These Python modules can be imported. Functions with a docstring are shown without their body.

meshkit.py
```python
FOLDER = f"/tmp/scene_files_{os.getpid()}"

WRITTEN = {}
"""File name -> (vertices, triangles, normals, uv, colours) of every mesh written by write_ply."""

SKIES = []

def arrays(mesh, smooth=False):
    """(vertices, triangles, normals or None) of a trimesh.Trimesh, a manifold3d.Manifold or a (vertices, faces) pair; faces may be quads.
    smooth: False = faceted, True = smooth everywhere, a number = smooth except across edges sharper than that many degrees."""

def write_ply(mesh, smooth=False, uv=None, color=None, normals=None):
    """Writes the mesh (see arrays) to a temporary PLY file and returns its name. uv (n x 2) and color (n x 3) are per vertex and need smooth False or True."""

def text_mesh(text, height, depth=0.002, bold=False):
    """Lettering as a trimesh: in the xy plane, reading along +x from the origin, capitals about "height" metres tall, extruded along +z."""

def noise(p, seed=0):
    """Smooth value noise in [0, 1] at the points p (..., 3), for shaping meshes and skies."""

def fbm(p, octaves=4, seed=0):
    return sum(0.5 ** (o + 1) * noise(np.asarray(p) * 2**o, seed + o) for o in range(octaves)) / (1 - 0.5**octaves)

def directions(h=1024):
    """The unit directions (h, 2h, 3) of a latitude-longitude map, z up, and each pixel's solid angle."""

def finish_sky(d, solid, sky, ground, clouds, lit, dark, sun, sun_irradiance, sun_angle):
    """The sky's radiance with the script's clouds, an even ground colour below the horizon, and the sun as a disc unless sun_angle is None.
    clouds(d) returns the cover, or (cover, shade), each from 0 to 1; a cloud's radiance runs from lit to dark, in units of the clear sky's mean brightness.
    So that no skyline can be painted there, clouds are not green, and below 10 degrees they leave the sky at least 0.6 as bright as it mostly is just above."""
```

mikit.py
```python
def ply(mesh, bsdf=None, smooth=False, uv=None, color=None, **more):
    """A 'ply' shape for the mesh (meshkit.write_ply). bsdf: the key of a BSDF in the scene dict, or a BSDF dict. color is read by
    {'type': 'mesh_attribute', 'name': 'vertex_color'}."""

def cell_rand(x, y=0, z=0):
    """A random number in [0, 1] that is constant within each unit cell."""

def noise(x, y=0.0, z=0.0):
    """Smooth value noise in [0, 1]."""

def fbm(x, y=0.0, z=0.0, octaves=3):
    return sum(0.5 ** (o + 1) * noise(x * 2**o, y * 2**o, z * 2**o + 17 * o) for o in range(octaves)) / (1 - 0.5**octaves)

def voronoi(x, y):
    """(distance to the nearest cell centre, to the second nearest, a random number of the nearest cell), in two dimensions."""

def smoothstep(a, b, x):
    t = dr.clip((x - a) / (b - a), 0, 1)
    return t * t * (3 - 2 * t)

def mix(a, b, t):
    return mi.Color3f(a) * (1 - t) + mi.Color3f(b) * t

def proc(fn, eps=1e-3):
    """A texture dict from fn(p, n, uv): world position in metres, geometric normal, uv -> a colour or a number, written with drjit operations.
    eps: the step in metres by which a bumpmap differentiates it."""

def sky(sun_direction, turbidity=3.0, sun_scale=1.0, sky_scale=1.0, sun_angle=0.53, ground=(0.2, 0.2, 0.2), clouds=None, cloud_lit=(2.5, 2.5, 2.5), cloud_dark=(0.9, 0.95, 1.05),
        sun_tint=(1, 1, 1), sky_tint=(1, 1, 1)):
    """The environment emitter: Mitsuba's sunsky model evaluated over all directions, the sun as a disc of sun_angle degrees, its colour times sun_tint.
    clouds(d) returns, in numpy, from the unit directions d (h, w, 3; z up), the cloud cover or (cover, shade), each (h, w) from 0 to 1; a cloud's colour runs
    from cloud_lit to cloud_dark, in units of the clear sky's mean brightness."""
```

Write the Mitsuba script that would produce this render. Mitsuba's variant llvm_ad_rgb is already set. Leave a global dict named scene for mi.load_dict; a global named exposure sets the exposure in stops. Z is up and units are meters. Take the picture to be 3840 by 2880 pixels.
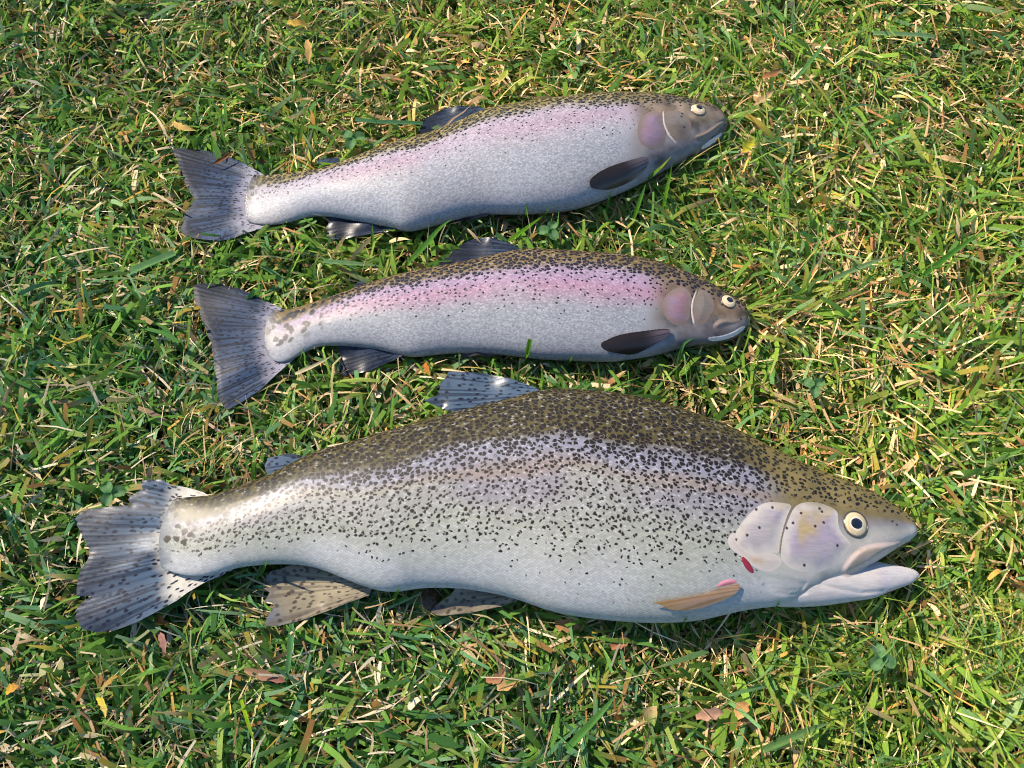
"""Three rainbow trout laid out on a mown lawn in low sun. Units: metres, z up, x to the right of the photograph, y away from the photographer."""
import math
import numpy as np
import trimesh
import drjit as dr
import mitsuba as mi
import mikit
import meshkit
from mikit import noise, fbm, voronoi, cell_rand, smoothstep, mix, proc
from scipy.interpolate import PchipInterpolator
from scipy.spatial import Delaunay, cKDTree
import shapely
from shapely.geometry import Polygon, LineString
from shapely.prepared import prep

T = mi.ScalarTransform4f
scene, labels = {}, {}
rng = np.random.default_rng(7)

# ---------------------------------------------------------------- camera, sky, exposure
scene['camera'] = {'type': 'perspective', 'fov': 62.0, 'fov_axis': 'x', 'near_clip': 0.01, 'far_clip': 2000.0,
                   'to_world': T().look_at(origin=[0, -0.232256, 0.604854], target=[0, 0, 0.03], up=[0, 1, 0.2])}
SUN = [-0.63, 0.40, 0.68]
scene['sky'] = mikit.sky(SUN, turbidity=2.2, sun_tint=(.94, 1.0, 1.13))
exposure = 2.55

# ---------------------------------------------------------------- measured shapes, in millimetres
BIG={'top':[[-233.5,-90.9],[-230.8,-88],[-216.1,-87.2],[-201.6,-86.3],[-189,-81.1],[-174.3,-76.4],[-165.4,-72.6],[-156.4,-68.3],[-147.6,-62.7],[-141.9,-59.5],[-127.5,-53.8],[-107.8,-48.6],
  [-93.2,-43.2],[-78.3,-39.1],[-58.6,-32.7],[-38.4,-27.4],[-18.3,-22],[2.1,-16.7],[17.3,-12],[35.4,-10.4],[55.9,-11.8],[76.2,-14],[96.5,-18.1],[116.3,-24.4],[136.1,-31.9],[155.6,-40.4],
  [174.5,-50.7],[193.6,-61.3],[208.2,-68.3],[222.9,-74],[237.7,-80],[251.8,-88.1],[262.1,-95.7],[267.6,-100.1],[269.9,-105.5],[270.7,-110.1]],'bot':[[-233.5,-134.8],[-223.1,-137.9],[-212,-140.2],
  [-200.1,-140.6],[-186.1,-136.8],[-177.6,-134.4],[-149.3,-132.6],[-134,-133.5],[-121.5,-137.1],[-107.2,-143],[-91.6,-148.4],[-82.2,-150.8],[-72.7,-150.6],[-58.9,-148],[-40.1,-148],[-16.9,-150.7],
  [3.9,-155.3],[18.4,-160.7],[35.1,-165],[57.1,-167.9],[79.1,-169.8],[95.7,-170.1],[117.9,-168.8],[140.6,-163.9],[159.3,-160.6],[171.2,-159.8],[183.8,-155.7],[196.8,-149.3],[208,-144.2],
  [219.3,-139.6],[228.7,-135.8],[236.9,-132.2],[245.2,-127.5],[253.6,-122.5],[262.2,-117.1],[267.4,-114.4],[270.7,-110.9]],'k':[[0,0.02],[0.03,0.14],[0.07,0.36],[0.12,0.54],[0.2,0.5],[0.3,0.45],
  [0.5,0.445],[0.7,0.435],[0.85,0.43],[0.93,0.48],[0.97,0.6],[1,0.75]],'z':[[0,0.041],[0.1,0.044],[0.3,0.045],[0.55,0.045],[0.8,0.044],[1,0.04]]}
JAW={'top':[[162.6,-122.4],[183.7,-125.8],[208.4,-129],[226.2,-130.6],[241.9,-129.7],[247.9,-130.8],[254.4,-132],[262.1,-133.3],[267.3,-135],[270,-137.7]],'bot':[[162.6,-158.4],[179.5,-159.5],
  [197.5,-158.9],[204.9,-158.2],[220.1,-155.9],[235.6,-153.6],[246.9,-149.5],[256.1,-146.3],[262.3,-144.2],[267.2,-141.2],[270,-138.4]],'k':[[0,0.72],[0.3,0.8],[0.55,0.72],[0.8,0.62],[1,0.7]],
  'z':[[0,0.04],[0.6,0.037],[1,0.034]]}
F2={'top':[[-184.9,62.3],[-179.2,61],[-167.5,62.4],[-150,68.1],[-132.5,73.9],[-121,78.8],[-103.2,85],[-85.4,90.4],[-67.4,94.1],[-44.5,98.3],[-19.5,103.7],[-2.7,107.9],[9.9,109.8],[30.9,108.9],
  [55.9,107.5],[81,105.4],[96.5,103],[109.2,99.9],[121.9,95.5],[134.6,90.2],[147,83.7],[159.3,76.1],[168.6,70.4],[174.4,64.9],[177.6,59],[179,53.6]],'bot':[[-184.9,24.6],[-172.5,17.7],
  [-163.4,20.2],[-152.3,27.2],[-141,31.8],[-128,31.7],[-114.7,30.5],[-96.7,27.7],[-82,23.6],[-74.4,21.8],[-58.5,23.1],[-44.2,24.4],[-23.5,23.9],[-2.5,22.1],[13.3,19.8],[29.2,18.3],[53,17.2],
  [73,16.6],[85.4,18.3],[98,20.4],[110.6,23.4],[120,26.4],[129.7,29],[142.3,30.9],[155.1,32.9],[165.7,36.8],[172.8,42.3],[176.5,48.4],[179,52.7]],'k':[[0,0.02],[0.04,0.14],[0.09,0.34],
  [0.16,0.52],[0.35,0.48],[0.6,0.48],[0.8,0.47],[0.92,0.5],[1,0.6]],'z':[[0,0.027],[0.12,0.028],[0.35,0.031],[0.6,0.034],[0.85,0.033],[1,0.03]]}
F1={'top':[[-212.9,184.5],[-207.7,183.6],[-197.6,184.2],[-180.1,185.8],[-162.5,187.5],[-150.9,190],[-133.7,196.2],[-113.4,204.9],[-96,211.4],[-78.2,216.5],[-60.6,222.2],[-42.9,230.2],
  [-29.4,237.5],[-15.9,242.6],[2,246.3],[20,249.1],[47.2,253.5],[72.4,257],[93.7,258.3],[107.8,258.1],[121.8,257.7],[136.1,256.3],[150.2,254.3],[160.6,252.1],[169.8,247.8],[175.5,242],
  [177.5,234.8],[177.8,229.1]],'bot':[[-212.9,139.7],[-204.6,137.7],[-192.4,136.5],[-175.5,139.6],[-164.2,143.7],[-152.8,145.3],[-145.2,144.5],[-130.5,141.6],[-113.3,137.6],[-91.1,132.3],
  [-85.4,129.1],[-78.7,129.5],[-66.1,132.8],[-49.1,137.9],[-33.5,142],[-16.7,143.9],[-2.3,143.5],[10.4,143.2],[27.4,144.4],[44.3,146.5],[61.5,151.6],[75.1,157.6],[88.7,163.8],[102.5,171.5],
  [113.1,177.8],[123.7,185],[134.6,191.9],[145.4,198.7],[152.7,202.7],[159.9,206.7],[166.9,212.5],[173.1,219.2],[176,225.1],[177.8,228.2]],'k':[[0,0.02],[0.04,0.14],[0.09,0.34],[0.16,0.52],
  [0.35,0.48],[0.6,0.48],[0.8,0.47],[0.92,0.5],[1,0.6]],'z':[[0,0.027],[0.12,0.028],[0.35,0.032],[0.6,0.036],[0.85,0.035],[1,0.031]]}
FINS={'BIG':{'tail':{'o':[[-208.6,-93.7,41],[-205.5,-90,41],[-204.3,-86.7,41],[-210.8,-83,39],[-222.1,-79.8,39],[-233.1,-77.9,39],[-239.2,-74.4,39],[-248.3,-74,39],[-254.4,-75.3,37.5],
  [-252.6,-80.7,37.5],[-258.1,-83.9,37.5],[-262.2,-87.6,37.5],[-258.5,-91.5,37.5],[-280.9,-93.4,37.5],[-287.3,-95,37.5],[-292.6,-96.7,37.5],[-296.3,-101.1,37.5],[-292.6,-103.4,37.5],[-293.5,-106.3,37.5],
  [-290,-109.6,37.5],[-285.5,-116.4,37.5],[-284.2,-119.3,37.5],[-280.6,-122.3,37.5],[-281.8,-128.5,37.5],[-284.4,-136.4,37.5],[-285.5,-144.5,37.5],[-284.3,-152.4,37.5],[-274.7,-152.4,37.5],
  [-279.3,-155.1,37.5],[-282.7,-160.7,37.5],[-281.8,-167.3,37.5],[-276.6,-172.9,37.5],[-267.6,-175.1,37.5],[-255.5,-173.9,37.5],[-241.9,-168.8,37.5],[-231.8,-163.1,37.5],[-218.4,-155.3,37.5],
  [-211.9,-150,37.5],[-201.8,-143.7,37.5],[-191.2,-139,37.5],[-183.8,-135.4,39],[-187.3,-125.6,39],[-195.5,-111.8,41],[-207.9,-99.2,41]],'f':[-137.8,-108.5,38.3]},'anal':{'o':[[-139.1,-126.2,33],
  [-147.6,-131.2,33],[-159.8,-135.1,33],[-164.2,-137.8,28],[-164.5,-142.9,28],[-165.6,-146.2,28],[-161.9,-148.6,28],[-164.7,-154.2,28],[-157.9,-155.6,28],[-159.9,-161.2,28],[-161.9,-167.2,28],
  [-161.1,-169.9,28],[-154.4,-170.4,28],[-140.5,-167.2,28],[-121.1,-161.3,33],[-107.2,-155.7,33],[-93.9,-151.1,33],[-91.7,-143.8,33],[-113.4,-136.8,33]],'f':[-74.4,-143.4,30.1]},'pelvic':{'o':[[-35.1,-144.3,36],
  [-40.4,-151.1,33],[-47.6,-155.3,30],[-54.2,-159.9,30],[-53.2,-163.2,30],[-45.5,-163.8,30],[-26.6,-161.8,30],[-7.5,-158.6,34],[4.4,-154.3,34],[5.3,-150,34],[-21.1,-144.8,34]],'f':[22.9,-148.9,32.3]},'dorsal':{'o':[[22.6,-13.8,44],
  [17.4,-7.9,42],[2.1,-1.8,42],[-18.9,5.3,36],[-46.2,7.6,36],[-47.8,4.2,36],[-50,0.9,36],[-53,-7.2,36],[-53.5,-10.7,36],[-63.1,-15,36],[-51.4,-20.9,36],[-40.7,-26.1,42],[-36.4,-31.1,42],
  [-7.5,-23.1,42]],'f':[62.7,-13.8,38.7]},'adipose':{'o':[[-147.5,-62.6,34],[-146.7,-55.5,34],[-156.9,-54.1,34],[-169.8,-57.4,34],[-172.6,-62.1,34],[-171.3,-67.1,34],[-168.3,-71.3,34],
  [-159,-68.4,34]],'f':[-133.8,-59.7,34]},'pectoral':{'o':[[143.6,-149.5],[140,-148.2],[121.3,-154.4],[103,-157.8],[84.5,-160.2],[93.5,-161],[95,-163],[103.5,-164.5],[117.3,-163.2],[130.9,-158.5],
  [140.2,-154.4]],'f':[164.3,-148.1]}},'F2':{'tail':{'o':[[-171.2,61.3,26.2],[-179.9,65.9,26.2],[-195.3,73.4,25.8],[-208.1,80,25.8],[-224.3,84.7,25.8],[-239.9,85.4,25.8],[-245.8,83.1,25.8],
  [-241,66.5,25.8],[-233,50.7,25.8],[-224.7,33.7,25.8],[-220.3,17.2,25.8],[-216.6,2.1,25.8],[-213.3,-10.2,25.8],[-208.2,-18.1,25.8],[-205.2,-17.7,25.8],[-194.9,-11.3,25.8],[-184.4,-2.7,25.8],
  [-172.1,10.8,25.8],[-163.6,19.2,26.2],[-156.7,27.2,26.2],[-160.3,44.8,26.2],[-163.6,58.2,26.2]],'f':[-118.4,46,25.9]},'anal':{'o':[[-125.2,35.1,28],[-129.7,32.3,26],[-127.8,25.2,22],
  [-128.1,16.3,22],[-126.7,10.7,22],[-119.5,10,22],[-105.4,12.4,25],[-90.6,19.7,25],[-79.7,22.9,30],[-79.9,28.7,30],[-102.9,33.1,30]],'f':[-63.7,31.8,25.6]},'pelvic':{'o':[[-1.8,25.4,34],
  [-24.9,24.6,33],[-37.8,24.6,30],[-44.4,23.4,28],[-37.9,21.7,27],[-18.7,21.8,30],[-1,22.9,33]],'f':[25.6,27.3,30.7]},'dorsal':{'o':[[9.9,108.1,34],[4.8,114.2,31],[-2.7,118.5,31],[-15.4,122.4,31],
  [-26.6,124.8,27],[-36.8,120.5,27],[-46.8,113.5,27],[-50,107.8,27],[-56.7,103,27],[-55.6,100.6,27],[-44.8,100.2,27],[-40,95.8,31],[-8.2,104.5,31]],'f':[41.4,107.5,29.1]},'adipose':{'o':[[-112,81,27],
  [-114.4,86.3,27],[-118.9,85.6,27],[-121.7,81.7,27],[-120.4,78.2,27]],'f':[-102.3,82.9,27]},'pectoral':{'o':[[115.2,35.2],[112.1,36.2],[96.5,33.4],[78,30.2],[68.7,26.6],[63.5,24.2],[64.7,21.1],
  [72.2,19],[84.6,18.7],[92,20.2],[103,25],[114.4,32.1]],'f':[136,39]}},'F1':{'tail':{'o':[[-202.8,185.9,26.2],[-210.3,190.3,26.2],[-223.3,198.5,25.8],[-239.5,205.6,25.8],[-254.4,209.9,25.8],
  [-272.7,212.3,25.8],[-280.9,211,25.8],[-275.8,201.4,25.8],[-270.2,187.2,25.8],[-263.6,174.6,25.8],[-257.9,166.1,25.8],[-255.5,161.3,25.8],[-261.1,148.5,25.8],[-262.5,141.8,25.8],[-262.2,132.4,25.8],
  [-256.8,127,25.8],[-242.8,124.4,25.8],[-229,123.6,25.8],[-220.3,125.6,25.8],[-209.2,130.4,26.2],[-192.1,135.8,26.2],[-188.6,143.2,26.2],[-192.8,163.3,26.2],[-196.4,176.1,26.2]],'f':[-141.3,161.5,25.9]},'anal':{'o':[[-142,148.3,28],
  [-146,144.9,26],[-147.6,141.5,22],[-147.3,130.6,22],[-143.5,125.5,22],[-135.5,126,22],[-117.9,128.3,25],[-101,131.4,25],[-88,131.5,30],[-88.3,138.3,30],[-113.8,142,30]],'f':[-67.8,141.1,25.6]},'pelvic':{'o':[[-16.2,146.8,34],
  [-23.8,146.7,33],[-39.3,144.4,29],[-50.7,139.3,27],[-47.9,137.8,27],[-32.5,140,29],[-19.5,141.5,33]],'f':[12.8,160.5,30.3]},'dorsal':{'o':[[-19.9,243.9,34],[-27,249.7,31],[-43.5,250.3,31],
  [-57.4,250.6,27],[-72.6,241.7,27],[-75.8,234.9,27],[-78.2,227.2,27],[-76.3,224.8,27],[-65.6,227.2,27],[-53,228.6,30],[-35.5,237.4,30]],'f':[9,254.3,28.9]},'adipose':{'o':[[-137.6,198.1,26],
  [-144,201.8,26],[-154.2,201.2,26],[-160,199.7,26],[-158.1,195.4,26],[-149.1,192.3,26]],'f':[-127,202.3,26]},'pectoral':{'o':[[108.8,182.9],[104.5,184.9],[94.3,180.4],[80.5,174.5],[70.5,169.4],
  [60.5,161.8],[59.9,158.2],[62.1,156],[74.4,158],[88,164.2],[98.1,170.1],[104.9,176]],'f':[129.4,194.6]}}}
HEAD={'BIG':{'eye':[223.2,-109.3,57,8.2,8.2],'pupil':[223.3,-109.3,57,4,3.5],'gill':[[181.6,-98.2],[176.7,-106.1],[172.6,-115],[169.2,-123.5],[169,-129.7],[164.8,-129.1],[155,-131.1],
  [149.1,-130.9],[142,-127.7],[139.5,-123.6],[140.7,-118.1],[145.2,-111.7],[151,-105.7],[157.6,-100],[164.8,-97.1],[173.2,-97.4]],'gillback':[[172.7,-134.3],[163.7,-141.2],[156.3,-140.1],
  [149,-136.9],[144,-132.3],[138.3,-128.5],[135.2,-124.4],[136.2,-120.3],[140.5,-116.7],[142.2,-122.9],[149.2,-130.2],[164,-128.5]],'cheek':[[183.5,-98],[178.1,-106.1],[173.6,-115.7],[170.6,-123.5],
  [169.5,-130.4],[171.2,-135.1],[177,-138.9],[186.3,-140.6],[195.8,-140.1],[204.7,-137],[211.3,-130.7],[218.9,-123.7],[217.6,-119.9],[211.5,-114.8],[210.9,-107.6],[212.2,-100.9],[204.3,-97],
  [194.4,-95.3]],'maxilla':[[263.9,-115.8],[251.5,-119.1],[237.8,-120],[226.1,-122.7],[218,-128.5],[211.5,-136],[212.5,-140.3],[216.5,-142.2],[222.3,-140.3],[231.6,-135.1],[240.2,-128.7],
  [252.8,-122.6],[269.9,-113.9]],'slit':[[143.7,-131],[149.4,-135.2],[152.7,-142.1],[148.9,-141.6],[144.9,-136.7]],'folds':[[[151.8,-139.5],[160.7,-143.9],[174.8,-145.6],[186.6,-147.1]],
  [[154,-142.8],[162.3,-147.1],[175.7,-148.1],[185.2,-149]],[[156.3,-145.3],[163.8,-149.7],[175.9,-151],[184.8,-150.6]],[[159.3,-148.5],[167.1,-152.5],[177.8,-153.4],[187.6,-152]]],'crease':[[183,-96.9],
  [179.6,-102.4],[176.6,-107.6],[173.1,-115.7],[171,-123.4],[169.9,-130.4],[168.8,-130.4],[170,-123.5],[172,-115.7],[175.7,-107],[178.8,-101.7],[182.1,-96.7]],'jawline':[[183.3,-145.3],
  [194.9,-145.9],[210.3,-149.2],[226.2,-151],[242.4,-149.4]],'nostril':[[[248.5,-105.9],[250.4,-105],[251.5,-106],[249.7,-107.4]],[[252,-107.7],[253.6,-107.2],[254.3,-108.4],[252.5,-109.1]]],
  'pink':[[127.1,-151.1],[129.2,-147.9],[134.3,-145.8],[139.3,-145.7],[141.6,-147.6],[137.3,-148.6]]},'F2':{'lip':[[142.8,33.6],[154.3,35.1],[163.5,38.8],[171.8,44.5],[174,44.3],[165.8,37],
  [155.2,33.1],[145.2,31.9]],'crease':[[138.1,69.5],[134.9,62.8],[133,56.5],[132.1,49.8],[133.2,44.4],[133.8,41.4],[132.4,41.4],[131.5,44.8],[130.9,50.3],[131.5,56.9],[133.9,63.5],[137,70.2]],
  'eye':[160.9,62,40.5,5.6,5.8],'pupil':[162,63,40,2.6,2.5],'gill':[[131.6,65.3],[132.3,59],[130.1,49.6],[128.8,44.1],[125.2,40.3],[118.8,39.1],[113.1,42.2],[109.6,48.3],[109.2,54.7],[112.1,60.9],
  [117,66.3],[123.7,69.9],[128.7,68.8]],'cheek':[[137.8,68.5],[133.7,59.3],[132.1,49.8],[133.2,42.1],[137.3,40.6],[142.5,43.3],[145.9,49.7],[149.5,55.2],[148.7,60.8],[145.5,67.2],[141.9,69.7]],
  'maxilla':[[174.3,52.7],[167.5,47.9],[162,46.2],[155.6,47.5],[150.2,45.6],[146.9,41.7],[147.6,39],[151.4,38.1],[156.7,40.9],[162,43.2],[168.2,45.7],[174.1,50.6]],'folds':[[[137.3,69.2],
  [132.6,57.9],[131.5,49.8],[132.7,41.9]]]},'F1':{'lip':[[151.8,202.8],[158.7,208.4],[166.2,214.5],[172,219.6],[174.2,221.2],[167.6,213.3],[160.7,207.5],[154.6,203.8]],'crease':[[122.2,228.1],
  [121.8,218.1],[122.9,211.9],[126.2,205.2],[131.5,200.6],[130.9,199.7],[124.8,204.4],[121.5,211],[120.3,217.3],[121.1,228.1]],'eye':[151.4,234.3,45.5,6.4,6],'pupil':[152.6,236.4,45,2.8,2.6],
  'gill':[[120.5,227.3],[120.4,216.9],[122.1,210.2],[122.6,201.9],[119,195.4],[108.4,191.4],[101.5,194.3],[99,200.9],[99.4,210.7],[103.4,219.8],[109.9,225.6]],'cheek':[[122.5,226.5],[121.8,216.4],
  [124.8,207.7],[129.7,202.7],[137,202.6],[142.1,207.5],[144.4,214.6],[143.9,220.9],[140,225.1],[136.8,229.8],[129.7,229.4]],'maxilla':[[174.1,229.5],[166.8,224.5],[159,217.4],[151.7,212.8],
  [146.4,209.6],[146.5,206.6],[151.8,206.4],[159.1,210.2],[166.7,217.2],[174,226.1]],'folds':[[[121.1,225.6],[121,214],[124.1,205.7],[129.8,201]],[[175.1,230.3],[165.9,221.5],[157.5,214.5],
  [151.6,210.3]]]}}
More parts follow.
